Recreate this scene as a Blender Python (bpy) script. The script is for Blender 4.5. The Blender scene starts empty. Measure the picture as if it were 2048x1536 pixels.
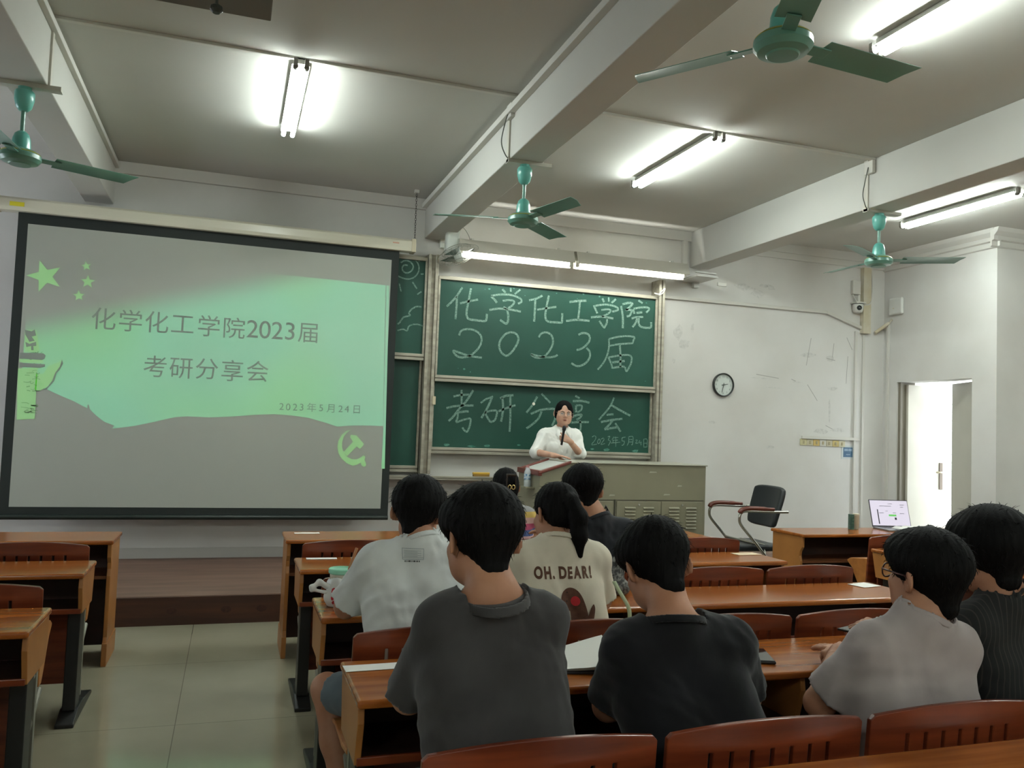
import bpy, math, random
import numpy as np
from mathutils import Vector, Matrix

SC = bpy.context.scene
COL = SC.collection
rad = math.radians

# ---------------------------------------------------------------- camera
def camera_basis(yaw, pitch, roll):
    cy, sy, cp, sp = math.cos(yaw), math.sin(yaw), math.cos(pitch), math.sin(pitch)
    f = Vector((sy*cp, cy*cp, sp)); r = Vector((cy, -sy, 0)); u = r.cross(f)
    r2 = r*math.cos(roll)+u*math.sin(roll); u2 = -r*math.sin(roll)+u*math.cos(roll)
    return r2, u2, f
cam_data = bpy.data.cameras.new('camera')
cam = bpy.data.objects.new('camera', cam_data); COL.objects.link(cam)
r_, u_, f_ = camera_basis(rad(18.4303), rad(3.0543), rad(2.1325))
cam.matrix_world = Matrix(((r_.x, u_.x, -f_.x, 0), (r_.y, u_.y, -f_.y, 0), (r_.z, u_.z, -f_.z, 1.45), (0, 0, 0, 1)))
cam_data.sensor_fit = 'HORIZONTAL'; cam_data.sensor_width = 36.0
cam_data.lens = 1668.14/2048*36.0
cam_data.clip_start = 0.05; cam_data.clip_end = 200
SC.camera = cam

# ---------------------------------------------------------------- light and exposure
SC.view_settings.view_transform = 'Standard'
SC.view_settings.look = 'None'
SC.view_settings.gamma = 1.0
SC.view_settings.use_curve_mapping = False
SC.view_settings.exposure = 1.5
TUBE = 36.0           # ceiling tube radiance
BOARD_TUBE = 20.0     # blackboard lamp radiance
SKY = 3.0             # daylight outside the door
SCREEN_GAIN = 0.105   # projected picture
SC.cycles.max_bounces = 8
SC.cycles.diffuse_bounces = 5
SC.cycles.sample_clamp_indirect = 6.0
SC.cycles.use_denoising = True
world = bpy.data.worlds.new('sky'); SC.world = world
world.use_nodes = True
bg = world.node_tree.nodes['Background']
bg.inputs['Color'].default_value = (0.84, 0.92, 1.0, 1); bg.inputs['Strength'].default_value = SKY
# ---------------------------------------------------------------- materials
def lin(c):
    def g(v):
        v /= 255.0
        return v/12.92 if v <= 0.04045 else ((v+0.055)/1.055)**2.4
    return (g(c[0]), g(c[1]), g(c[2]), 1.0)
def nd(nt, kind, **kw):
    n = nt.nodes.new(kind)
    for k, v in kw.items():
        if k in n.inputs: n.inputs[k].default_value = v
        else: setattr(n, k, v)
    return n
MATS = {}
def mat(name, col, rough=0.6, metal=0.0, col2=None, scale=(8, 8, 8), detail=3.0, lo=0.35, hi=0.65,
        bump=0.0, bscale=None, spec=0.5, emit=None, estr=0.0, alpha=1.0, trans=0.0, sheen=0.0, coat=0.0):
    """Principled surface; col2 mixes in through a stretched noise; bump from the same kind of noise."""
    if name in MATS: return MATS[name]
    m = bpy.data.materials.new(name); m.use_nodes = True
    nt = m.node_tree; b = nt.nodes['Principled BSDF']
    b.inputs['Base Color'].default_value = lin(col)
    b.inputs['Roughness'].default_value = rough; b.inputs['Metallic'].default_value = metal
    b.inputs['Specular IOR Level'].default_value = spec
    b.inputs['Alpha'].default_value = alpha; b.inputs['Transmission Weight'].default_value = trans
    b.inputs['Sheen Weight'].default_value = sheen; b.inputs['Coat Weight'].default_value = coat
    b.inputs['Coat Roughness'].default_value = 0.08
    if emit is not None:
        b.inputs['Emission Color'].default_value = lin(emit); b.inputs['Emission Strength'].default_value = estr
    if col2 is not None or bump:
        tc = nd(nt, 'ShaderNodeTexCoord')
    if col2 is not None:
        mp = nd(nt, 'ShaderNodeMapping'); mp.inputs['Scale'].default_value = scale
        nz = nd(nt, 'ShaderNodeTexNoise', Scale=1.0, Detail=detail)
        rp = nd(nt, 'ShaderNodeValToRGB')
        rp.color_ramp.elements[0].position = lo; rp.color_ramp.elements[1].position = hi
        rp.color_ramp.elements[0].color = lin(col); rp.color_ramp.elements[1].color = lin(col2)
        nt.links.new(tc.outputs['Object'], mp.inputs['Vector']); nt.links.new(mp.outputs[0], nz.inputs['Vector'])
        nt.links.new(nz.outputs['Fac'], rp.inputs[0]); nt.links.new(rp.outputs[0], b.inputs['Base Color'])
    if bump:
        mp = nd(nt, 'ShaderNodeMapping'); mp.inputs['Scale'].default_value = bscale or scale
        nz = nd(nt, 'ShaderNodeTexNoise', Scale=1.0, Detail=4.0)
        bm_ = nd(nt, 'ShaderNodeBump', Strength=bump, Distance=0.01)
        nt.links.new(tc.outputs['Object'], mp.inputs['Vector']); nt.links.new(mp.outputs[0], nz.inputs['Vector'])
        nt.links.new(nz.outputs['Fac'], bm_.inputs['Height']); nt.links.new(bm_.outputs[0], b.inputs['Normal'])
    MATS[name] = m
    return m

# ---------------------------------------------------------------- mesh builder
class MB:
    def __init__(s): s.v = []; s.f = []; s.mi = []
    def add(s, vs, fs, mi=0):
        n = len(s.v); s.v += [tuple(p) for p in vs]; s.f += [tuple(n+i for i in f) for f in fs]; s.mi += [mi]*len(fs)
        return s
    def box(s, x0, x1, y0, y1, z0, z1, mi=0):
        vs = [(x0, y0, z0), (x1, y0, z0), (x1, y1, z0), (x0, y1, z0), (x0, y0, z1), (x1, y0, z1), (x1, y1, z1), (x0, y1, z1)]
        return s.add(vs, [(0, 3, 2, 1), (4, 5, 6, 7), (0, 1, 5, 4), (1, 2, 6, 5), (2, 3, 7, 6), (3, 0, 4, 7)], mi)
    def obox(s, c, size, M, mi=0):
        hx, hy, hz = size[0]/2, size[1]/2, size[2]/2
        vs = [Vector(c)+M @ Vector((a*hx, b*hy, d*hz)) for d in (-1, 1) for a, b in ((-1, -1), (1, -1), (1, 1), (-1, 1))]
        return s.add(vs, [(0, 3, 2, 1), (4, 5, 6, 7), (0, 1, 5, 4), (1, 2, 6, 5), (2, 3, 7, 6), (3, 0, 4, 7)], mi)
    def prism(s, poly, a, b, axis='y', mi=0):
        """poly in the two remaining axes (in x,y,z order), extruded from a to b along axis."""
        n = len(poly)
        def P(p, t):
            return {'x': (t, p[0], p[1]), 'y': (p[0], t, p[1]), 'z': (p[0], p[1], t)}[axis]
        vs = [P(p, a) for p in poly]+[P(p, b) for p in poly]
        ar = sum(poly[i][0]*poly[(i+1) % n][1]-poly[(i+1) % n][0]*poly[i][1] for i in range(n))
        fs = [tuple(range(n)), tuple(range(2*n-1, n-1, -1))]+[(i, i+n, (i+1) % n+n, (i+1) % n) for i in range(n)]
        flip = (ar > 0) != (axis == 'y')
        if flip: fs = [tuple(reversed(f)) for f in fs]
        return s.add(vs, fs, mi)
    def tube(s, pts, r, n=10, cap=True, mi=0):
        pts = [Vector(p) for p in pts]; m = len(pts)
        rs = r if isinstance(r, (list, tuple)) else [r]*m
        t0 = (pts[1]-pts[0]).normalized()
        a = Vector((0, 0, 1)) if abs(t0.z) < 0.9 else Vector((1, 0, 0))
        u = t0.cross(a).normalized(); vs = []
        for i in range(m):
            t = (pts[min(i+1, m-1)]-pts[max(i-1, 0)]).normalized()
            u = (u-t*u.dot(t)).normalized(); w = t.cross(u)
            for k in range(n):
                an = 2*math.pi*k/n
                vs.append(pts[i]+(u*math.cos(an)+w*math.sin(an))*rs[i])
        fs = [(i*n+k, i*n+(k+1) % n, (i+1)*n+(k+1) % n, (i+1)*n+k) for i in range(m-1) for k in range(n)]
        if cap: fs += [tuple(range(n-1, -1, -1)), tuple(range((m-1)*n, m*n))]
        return s.add(vs, fs, mi)
    def lathe(s, prof, c=(0, 0, 0), n=28, mi=0, M=None, cap=True):
        """prof: (radius, height) pairs about the local z axis."""
        c = Vector(c); vs = []
        for r, h in prof:
            for k in range(n):
                p = Vector((r*math.cos(2*math.pi*k/n), r*math.sin(2*math.pi*k/n), h))
                vs.append(c+(M @ p if M else p))
        m = len(prof)
        fs = [(i*n+k, i*n+(k+1) % n, (i+1)*n+(k+1) % n, (i+1)*n+k) for i in range(m-1) for k in range(n)]
        if cap: fs += [tuple(range(n-1, -1, -1)), tuple(range((m-1)*n, m*n))]
        return s.add(vs, fs, mi)
    def ball(s, c, r, n=12, m=8, M=None, mi=0):
        r = r if isinstance(r, (tuple, list)) else (r, r, r); c = Vector(c)
        vs = []; 
        for i in range(m+1):
            th = math.pi*i/m
            for k in range(n):
                ph = 2*math.pi*k/n
                p = Vector((r[0]*math.sin(th)*math.cos(ph), r[1]*math.sin(th)*math.sin(ph), r[2]*math.cos(th)))
                vs.append(c+(M @ p if M else p))
        fs = [(i*n+k, (i+1)*n+k, (i+1)*n+(k+1) % n, i*n+(k+1) % n) for i in range(m) for k in range(n)]
        return s.add(vs, fs, mi)
    def ribbon(s, pts, w, y, mi=0, thick=0.0012):
        """a flat stroke drawn in the xz plane at depth y (faces -y)."""
        P = [Vector((p[0], p[1])) for p in pts]; n = len(P); L = []; R = []
        for i in range(n):
            t = P[min(i+1, n-1)]-P[max(i-1, 0)]
            t = t.normalized() if t.length > 1e-9 else Vector((1, 0))
            nn = Vector((-t.y, t.x))*(w/2)
            L.append(P[i]+nn); R.append(P[i]-nn)
        vs = [(p.x, y, p.y) for p in L]+[(p.x, y, p.y) for p in R]
        return s.add(vs, [(i, n+i, n+i+1, i+1) for i in range(n-1)], mi)
    def build(s, name, m, parent=None, loc=None, rot=None, smooth=False, bevel=0.0, seg=2, auto=None):
        me = bpy.data.meshes.new(name)
        me.from_pydata([tuple(p) for p in s.v], [], s.f)
        ms = m if isinstance(m, (list, tuple)) else [m]
        for q in ms: me.materials.append(q)
        if len(ms) > 1: me.polygons.foreach_set('material_index', s.mi)
        me.update()
        if smooth: me.shade_smooth() if auto is None else me.set_sharp_from_angle(angle=rad(auto))
        if auto is not None:
            me.shade_smooth(); me.set_sharp_from_angle(angle=rad(auto))
        o = bpy.data.objects.new(name, me); COL.objects.link(o)
        if loc: o.location = loc
        if rot: o.rotation_euler = rot
        if parent: o.parent = parent
        if bevel:
            md = o.modifiers.new('bevel', 'BEVEL'); md.width = bevel; md.segments = seg; md.limit_method = 'ANGLE'; md.angle_limit = rad(40)
            md.harden_normals = False
        return o
def tag(o, label, cat, group=None):
    o['label'] = label; o['category'] = cat
    if group: o['group'] = group
    return o
def thing(name, label, cat, loc=(0, 0, 0), rz=0.0, group=None):
    o = bpy.data.objects.new(name, None); COL.objects.link(o)
    o.location = loc; o.rotation_euler = (0, 0, rz); o.empty_display_size = 0.1
    return tag(o, label, cat, group)
def struct(o): o['kind'] = 'structure'; return o
def copy_tree(o, parent=None):
    c = o.copy(); COL.objects.link(c)
    if parent: c.parent = parent; c.matrix_parent_inverse = o.matrix_parent_inverse
    for ch in list(o.children): copy_tree(ch, c)
    return c
def smooth_line(pts, k=4):
    """Catmull-Rom through 2-D or 3-D points."""
    P = [Vector(p) for p in pts]
    if len(P) < 3: return P
    out = []
    for i in range(len(P)-1):
        p0, p1, p2, p3 = P[max(i-1, 0)], P[i], P[i+1], P[min(i+2, len(P)-1)]
        for j in range(k):
            t = j/k
            out.append(0.5*((2*p1)+(p2-p0)*t+(2*p0-5*p1+4*p2-p3)*t*t+(3*p1-p0-3*p2+p3)*t**3))
    out.append(P[-1]); return out
def text_mesh(ch, size, wide=1.0):
    """outline of one character as (verts, faces) centred on its box, in the xz plane facing -y."""
    cu = bpy.data.curves.new('glyph', 'FONT'); cu.body = ch; cu.size = size; cu.resolution_u = 4
    o = bpy.data.objects.new('glyph', cu); COL.objects.link(o)
    bpy.context.view_layer.update()
    me = bpy.data.meshes.new_from_object(o.evaluated_get(bpy.context.evaluated_depsgraph_get()))
    vs = [v.co.copy() for v in me.vertices]; fs = [tuple(p.vertices) for p in me.polygons]
    bpy.data.objects.remove(o); bpy.data.curves.remove(cu); bpy.data.meshes.remove(me)
    if not vs: return [], []
    x0, x1 = min(v.x for v in vs), max(v.x for v in vs); y0, y1 = min(v.y for v in vs), max(v.y for v in vs)
    cx, cy = (x0+x1)/2, (y0+y1)/2
    return [((v.x-cx)*wide, 0.0, v.y-cy) for v in vs], fs
def put_text(mb, ch, x, y, z, size, wide=1.0, mi=0):
    vs, fs = text_mesh(ch, size, wide)
    if vs: mb.add([(v[0]+x, y, v[2]+z) for v in vs], fs, mi)
# ---------------------------------------------------------------- surfaces of the room
def floor_material():
    m = bpy.data.materials.new('cream_floor_tile'); m.use_nodes = True; nt = m.node_tree; b = nt.nodes['Principled BSDF']
    tc = nd(nt, 'ShaderNodeTexCoord'); mp = nd(nt, 'ShaderNodeMapping'); mp.inputs['Location'].default_value = (0.18, 0.945, 0)
    br = nd(nt, 'ShaderNodeTexBrick', offset=0.0)
    for k, v in dict(Scale=1.0).items(): br.inputs[k].default_value = v
    br.inputs['Brick Width'].default_value = 1.045; br.inputs['Row Height'].default_value = 1.045
    br.inputs['Mortar Size'].default_value = 0.0025; br.inputs['Mortar Smooth'].default_value = 0.3
    br.inputs['Color1'].default_value = lin((158, 153, 132)); br.inputs['Color2'].default_value = lin((154, 149, 128)); br.inputs['Mortar'].default_value = lin((118, 112, 96))
    nz = nd(nt, 'ShaderNodeTexNoise', Scale=1.6, Detail=5.0)
    mx = nd(nt, 'ShaderNodeMix', data_type='RGBA', blend_type='MULTIPLY'); mx.inputs['Factor'].default_value = 1.0
    rp = nd(nt, 'ShaderNodeValToRGB'); rp.color_ramp.elements[0].position = 0.3; rp.color_ramp.elements[1].position = 0.75
    rp.color_ramp.elements[0].color = (0.80, 0.79, 0.76, 1); rp.color_ramp.elements[1].color = (1, 1, 1, 1)
    nt.links.new(tc.outputs['Object'], mp.inputs[0]); nt.links.new(mp.outputs[0], br.inputs['Vector']); nt.links.new(tc.outputs['Object'], nz.inputs['Vector'])
    nt.links.new(nz.outputs['Fac'], rp.inputs[0]); nt.links.new(br.outputs['Color'], mx.inputs['A']); nt.links.new(rp.outputs[0], mx.inputs['B'])
    nt.links.new(mx.outputs['Result'], b.inputs['Base Color'])
    b.inputs['Roughness'].default_value = 0.085; b.inputs['Specular IOR Level'].default_value = 0.5
    return m
WALL = mat('white_wall_paint', (212, 211, 207), 0.75, col2=(203, 201, 196), scale=(1.3, 1.3, 1.3), detail=6, bump=0.03, bscale=(30, 30, 30), spec=0.3)
CEIL = mat('white_ceiling_paint', (197, 196, 190), 0.8, col2=(192, 191, 185), scale=(1, 1, 1), spec=0.25)
SCUFF = mat('grey_wall_scuff', (190, 189, 185), 0.8, col2=(205, 204, 200), scale=(30, 30, 30), lo=0.35, hi=0.6)
SCRATCH = mat('dark_wall_scratch', (158, 157, 153), 0.8)
PVC = mat('white_plastic_trunking', (204, 202, 195), 0.75, spec=0.2)
PVCY = mat('yellowed_plastic', (205, 200, 184), 0.6, col2=(194, 184, 156), scale=(6, 6, 6))
FRONT = 8.0; ZC = 3.67; ZB = 3.285; PLAT = 0.197

struct(MB().box(-4.2, 8.3, -5.0, 6.295, -0.1, 0.0).build('floor', floor_material()))
pm = mat('worn_laminate_platform', (118, 92, 79), 0.55, col2=(98, 73, 61), scale=(1.5, 9, 9), bump=0.02)
pl = struct(MB().box(-4.2, 7.32, 6.32, 8.0, -0.1, PLAT).build('floor_platform', pm, bevel=0.004))
rm = mat('dark_brown_riser_board', (84, 46, 28), 0.5, col2=(60, 31, 19), scale=(1.2, 12, 14), detail=5)
rs = MB().box(-4.2, 7.32, 6.295, 6.32, 0.0, PLAT-0.004).build('riser_board', rm); rs.parent = pl
knots = MB()
for kx in (-0.33, 0.03, 0.27, 1.4, 2.6): knots.lathe([(0.024, 0), (0.024, 0.001)], (kx, 6.2935, 0.1), 12, M=Matrix.Rotation(rad(90), 3, 'X') @ Matrix.Diagonal((1.5, 1, 1)))
knots.build('wood_knot', mat('dark_wood_knot', (52, 22, 13), 0.5, col2=(70, 34, 20), scale=(60, 60, 60)), pl)

# front wall, with the scuffs of old posters
wf = struct(MB().box(-4.2, 7.32, 8.0, 8.2, -0.1, ZC).build('wall_front', WALL))
sc = MB(); rng = random.Random(5)
for (x, z, w, h) in ((4.55, 2.55, .10, .16), (4.62, 2.45, .16, .10), (4.72, 2.62, .05, .12), (4.50, 2.25, .05, .05), (5.35, 3.13, .22, .07), (5.55, 3.08, .18, .10), (5.72, 3.16, .12, .06), (5.62, 3.17, .10, .05),
                     (6.25, 2.42, .22, .05), (6.55, 2.40, .12, .06), (6.6, 2.05, .14, .04), (5.6, 2.12, .3, .02), (5.8, 2.02, .25, .015), (6.1, 2.1, .12, .015), (6.45, 1.55, .2, .06), (6.68, 1.57, .22, .05), (5.75, 1.35, .12, .04), (5.0, 1.6, .1, .03), (6.55, 1.8, .03, .3)):
    n = 9; c = [(x+w/2*(1+.35*rng.uniform(-1, 1))*math.cos(2*math.pi*i/n), z+h/2*(1+.35*rng.uniform(-1, 1))*math.sin(2*math.pi*i/n)) for i in range(n)]
    sc.add([(p[0], 7.9988, p[1]) for p in c], [tuple(range(n))])
sc.build('scuff_mark', SCUFF, wf)
st = MB()
for p in (((6.28, 2.62), (6.22, 2.30)), ((6.78, 2.66), (6.86, 2.52)), ((6.60, 2.58), (6.58, 2.42)), ((6.80, 2.44), (6.78, 2.12)), ((6.24, 2.08), (6.38, 1.90)), ((6.5, 2.4), (6.62, 2.38)), ((5.55, 2.16), (5.85, 2.13)), ((6.02, 2.13), (6.08, 2.11)), ((6.50, 1.62), (6.60, 1.58))):
    st.ribbon(p, 0.007, 7.9984)
st.build('scratch', SCRATCH, wf)
# side walls
wr = struct(MB().box(7.32, 7.57, 7.783, 8.2, -0.1, ZC).box(7.32, 7.57, 6.447, 6.743, -0.1, ZC).box(7.32, 7.57, 6.743, 7.783, 2.155, ZC).box(7.32, 7.57, 6.743, 7.783, -0.1, PLAT-0.01).build('wall_right', WALL))
struct(MB().box(7.57, 8.5, 6.447, 6.65, -0.1, ZC).build('wall_return', WALL))
struct(MB().box(8.3, 8.5, -5.0, 6.447, -0.1, ZC).build('wall_right_rear', WALL))
struct(MB().box(-4.4, -4.2, -5.0, 5.6, -0.1, ZC).box(-4.4, -4.2, 7.5, 8.2, -0.1, ZC).box(-4.4, -4.2, 5.6, 7.5, -0.1, 1.1).box(-4.4, -4.2, 5.6, 7.5, 2.9, ZC).build('wall_left', WALL))
win = struct(bpy.data.objects.new('window_1', None)); COL.objects.link(win)
MB().box(-4.32, -4.27, 5.6, 7.5, 1.1, 1.15).box(-4.32, -4.27, 5.6, 7.5, 2.85, 2.9).box(-4.32, -4.27, 5.6, 5.65, 1.15, 2.85).box(-4.32, -4.27, 7.45, 7.5, 1.15, 2.85).box(-4.32, -4.27, 6.52, 6.58, 1.15, 2.85).build('window_frame', mat('aluminium_window_frame', (180, 182, 182), 0.4, metal=0.4), win)
MB().box(-4.298, -4.292, 5.65, 7.45, 1.15, 2.85).build('window_pane', mat('window_glass', (240, 246, 246), 0.02, alpha=0.12), win)
struct(MB().box(-4.4, 8.5, -5.2, -5.0, -0.1, ZC).build('wall_back', WALL))
struct(MB().box(-4.4, 8.5, -5.2, 8.2, ZC, ZC+0.15).build('ceiling', CEIL))
for i, (a, b) in enumerate(((-1.315, -1.085), (1.70, 1.935), (4.665, 4.91))):
    struct(MB().box(a, b, -5.0, 8.0, ZB, ZC).build('ceiling_beam', CEIL, bevel=0.006))
# trims: cornice of the front wall, crown moulding of the right wall, baseboards
TR = mat('white_painted_trim', (204, 202, 196), 0.6)
def trim(name, mb, m=TR, **k): return struct(mb.build(name, m, **k))
trim('trim_1', MB().box(-1.085, 1.70, 7.965, 8.0, ZC-0.105, ZC))
trim('trim_2', MB().box(1.935, 4.665, 7.965, 8.0, ZC-0.105, ZC))
trim('trim_3', MB().box(4.91, 7.32, 7.965, 8.0, ZC-0.10, ZC).box(4.91, 7.32, 7.98, 8.0, ZC-0.17, ZC-0.1))
trim('trim_4', MB().prism([(7.32, ZC-0.19), (7.32, ZC), (7.22, ZC), (7.235, ZC-0.04), (7.275, ZC-0.08), (7.275, ZC-0.12), (7.30, ZC-0.13), (7.30, ZC-0.18)], 6.40, 8.0, 'y'))
trim('trim_5', MB().prism([(6.447, ZC-0.19), (6.447, ZC), (6.347, ZC), (6.362, ZC-0.04), (6.402, ZC-0.08), (6.402, ZC-0.12), (6.427, ZC-0.13), (6.427, ZC-0.18)], 7.225, 8.3, 'x'))
trim('baseboard_front', MB().box(-4.2, 7.32, 7.985, 8.0, PLAT, PLAT+0.09), mat('grey_white_baseboard', (186, 184, 178), 0.5))
trim('baseboard_right', MB().box(7.305, 7.32, 6.447, 6.74, PLAT, PLAT+0.09), MATS['grey_white_baseboard'])

# outside the door: a bright tiled wall across a small passage
om = bpy.data.materials.new('bright_outdoor_tile'); om.use_nodes = True
nt = om.node_tree; b = nt.nodes['Principled BSDF']; tc = nd(nt, 'ShaderNodeTexCoord'); mp = nd(nt, 'ShaderNodeMapping')
mp.inputs['Rotation'].default_value = (rad(90), 0, rad(90)); br = nd(nt, 'ShaderNodeTexBrick', offset=0.0)
br.inputs['Scale'].default_value = 1.0; br.inputs['Brick Width'].default_value = 0.16; br.inputs['Row Height'].default_value = 0.13; br.inputs['Mortar Size'].default_value = 0.006
br.inputs['Color1'].default_value = br.inputs['Color2'].default_value = lin((238, 238, 228)); br.inputs['Mortar'].default_value = lin((150, 148, 138))
sx = nd(nt, 'ShaderNodeSeparateXYZ'); cx = nd(nt, 'ShaderNodeCombineXYZ')
nt.links.new(tc.outputs['Object'], sx.inputs[0]); nt.links.new(sx.outputs['Y'], cx.inputs['X']); nt.links.new(sx.outputs['Z'], cx.inputs['Y'])
nt.links.new(cx.outputs[0], br.inputs['Vector']); nt.links.new(br.outputs['Color'], b.inputs['Base Color'])
struct(MB().box(10.6, 10.8, 5.5, 14, -0.1, 3.4).build('outside_wall', om))
struct(MB().box(7.57, 14, 6.66, 14, -0.1, PLAT-0.02).build('outside_ground', mat('pale_concrete', (190, 188, 180), 0.8)))

# double door standing open
door = struct(bpy.data.objects.new('door_1', None)); COL.objects.link(door)
DM = mat('cream_door_paint', (214, 211, 200), 0.45, col2=(206, 202, 190), scale=(2, 2, 2)); DG = mat('grey_steel_frame', (120, 114, 100), 0.5)
MB().box(7.34, 7.55, 7.745, 7.783, PLAT, 2.155).build('door_frame', DG, door)
def leaf(hinge, ang, w, m):
    o = MB().box(0, 0.04, 0, w, 0, 1.92).build('door_leaf', m, door, loc=hinge, rot=(0, 0, ang), bevel=0.003); return o
l1 = leaf((7.42, 7.745, PLAT+0.01), rad(-99), 0.5, DM)
hp = MB().box(-0.012, 0.0, 0.40, 0.445, 0.72, 1.03); hp = hp.build('lock_plate', mat('steel_lock_plate', (120, 110, 100), 0.35, metal=0.6), l1, bevel=0.01)
hp.location = (0, 0, 0)
MB().tube([(-0.015, 0.42, 0.92), (-0.05, 0.42, 0.92), (-0.055, 0.40, 0.92), (-0.055, 0.33, 0.92)], 0.009, 8).build('door_handle', mat('worn_brass', (200, 190, 165), 0.35, metal=0.7), l1, smooth=True)
hp2 = MB().box(0.04, 0.052, 0.40, 0.445, 0.72, 1.03).build('lock_plate', MATS['steel_lock_plate'], l1, bevel=0.01)
MB().tube([(0.055, 0.42, 0.92), (0.09, 0.42, 0.92), (0.095, 0.40, 0.92), (0.095, 0.33, 0.92)], 0.009, 8).build('door_handle', MATS['worn_brass'], l1, smooth=True)
l2 = leaf((7.38, 6.768, PLAT+0.01), rad(-22), 0.5, mat('shaded_cream_door_paint', (182, 180, 168), 0.5, col2=(174, 172, 160), scale=(2, 2, 2)))  # same cream paint, its colour darkened for the shade on this leaf
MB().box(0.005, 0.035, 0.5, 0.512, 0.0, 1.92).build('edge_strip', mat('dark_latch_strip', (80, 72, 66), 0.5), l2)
# ---------------------------------------------------------------- lamps
STEEL = mat('white_enamelled_steel', (190, 190, 184), 0.4)
LAMPCAP = mat('grey_lamp_holder', (120, 118, 112), 0.5)
def glow(name, col, s):
    m = mat(name, (240, 240, 235), 0.5, emit=col, estr=s); return m
TUBE_M = glow('lit_tube', (244, 255, 250), TUBE)
FILL_TUBE = glow('rear_fill_tube', (244, 255, 250), TUBE*1.5)  # stronger tubes for the added rear lamps
def ceiling_lamp(loc, label, length=1.31, tm=TUBE_M):
    t = thing('ceiling_lamp', label, 'lamp', loc, 0, 'fluorescent ceiling lamps')
    h = length/2
    MB().box(-0.026, 0.026, -h+0.02, h-0.02, 0.026, 0.066).prism([(-0.054, 0.020), (-0.03, 0.030), (0.03, 0.030), (0.054, 0.020), (0.054, 0.023), (0.03, 0.034), (-0.03, 0.034), (-0.054, 0.023)], -h+0.03, h-0.03).build('housing', STEEL, t, bevel=0.004)
    for s in (-1, 1):
        MB().box(-0.015, 0.015, s*h*0.7-0.02, s*h*0.7+0.02, 0.064, ZC-loc[2]).build('mount', STEEL, t)
        MB().tube([(s*0.033, -h+0.02, 0), (s*0.033, h-0.02, 0)], 0.0155, 12).build('tube', tm, t, smooth=True, auto=40)
        for y in (-1, 1):
            MB().tube([(s*0.033, y*(h-0.022), 0), (s*0.033, y*(h+0.004), 0)], 0.0165, 12).box(s*0.033-0.012, s*0.033+0.012, y*h-0.012, y*h+0.012, 0.0, 0.05).build('lamp_holder', LAMPCAP, t)
    return t
ceiling_lamp((0.287, 5.80, 3.60), 'twin tube lamp in the ceiling bay above the projection screen')
ceiling_lamp((3.242, 5.84, 3.60), 'twin tube lamp in the ceiling bay above the blackboard, end near the cable trunking')
ceiling_lamp((3.28, 3.01, 3.60), 'twin tube lamp beside the big near ceiling fan')
ceiling_lamp((6.25, 5.93, 3.60), 'twin tube lamp in the ceiling bay nearest the open door')

ceiling_lamp((3.28, -2.45, 3.60), 'added twin tube fill lamp over the seats behind the camera', tm=FILL_TUBE)  # unseen rear lamps, added to brighten the backs of the people
ceiling_lamp((6.25, -2.45, 3.60), 'added twin tube fill lamp at the rear of the room by the side wall', tm=FILL_TUBE)
ceiling_lamp((-2.7, -2.45, 3.60), 'added twin tube fill lamp at the rear of the room on the window side', tm=FILL_TUBE)
ceiling_lamp((0.287, -2.45, 3.60), 'added twin tube fill lamp over the aisle behind the camera', tm=FILL_TUBE)
ceiling_lamp((6.25, 3.00, 3.60), 'added twin tube fill lamp over the seats beyond the striped shirt')  # unseen lamp, added for more light on the side wall and lilac shirt

# ---------------------------------------------------------------- blackboard lamps
def board_lamp(x0, x1, label):
    t = thing('blackboard_lamp', label, 'lamp', (x0, 7.60, 3.10), 0, 'lamps over the blackboard')
    L = x1-x0
    # reflector: sloping front sheet, short top, open underneath
    MB().prism([(-0.07, 0.0), (-0.075, 0.004), (-0.02, 0.125), (0.045, 0.14), (0.045, 0.136), (-0.016, 0.121)], 0, L, 'x').build('reflector', mat('grey_enamel_reflector', (176, 172, 160), 0.35), t)
    MB().box(0, L, 0.055, 0.063, -0.035, 0.098).build('back_plate', MATS['grey_enamel_reflector'], t)
    for s in (0.0, L-0.004): MB().prism([(-0.07, 0.0), (-0.02, 0.121), (0.06, 0.136), (0.06, 0.06)], s, s+0.004, 'x').build('end_cap', MATS['grey_enamel_reflector'], t)
    MB().tube([(0.04, 0.0, -0.008), (L-0.04, 0.0, -0.008)], 0.016, 12).build('tube', glow('lit_board_tube', (252, 255, 248), BOARD_TUBE), t, smooth=True, auto=40)
    for x in (0.025, L-0.025): MB().box(x-0.012, x+0.012, -0.018, 0.018, -0.022, 0.12).build('lamp_holder', LAMPCAP, t)
    for x in (L*0.12, L*0.88): MB().box(x-0.012, x+0.012, 0.02, 0.40, 0.135, 0.15).box(x-0.03, x+0.03, 0.385, 0.40, 0.09, 0.20).build('wall_arm', STEEL, t)
    return t
board_lamp(1.95, 3.12, 'reflector lamp over the blackboard, on the side of the screen')
board_lamp(3.15, 4.40, 'reflector lamp over the blackboard, on the side of the clock')
hh = MB().box(4.52, 4.76, 7.60, 7.63, 3.15, 3.165).box(4.54, 4.80, 7.63, 7.99, 3.12, 3.14).box(4.70, 4.76, 7.95, 8.0, 3.06, 3.2)
tag(hh.build('lamp_bracket', STEEL, bevel=0.002), 'empty white wall bracket next to the end of the blackboard lamps', 'bracket')
tag(MB().box(5.02, 5.13, 7.985, 8.0, 3.115, 3.15).build('paper_scrap', mat('white_paper', (232, 232, 226), 0.8)), 'scrap of white paper stuck high on the wall past the lamp bracket', 'paper')

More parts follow.
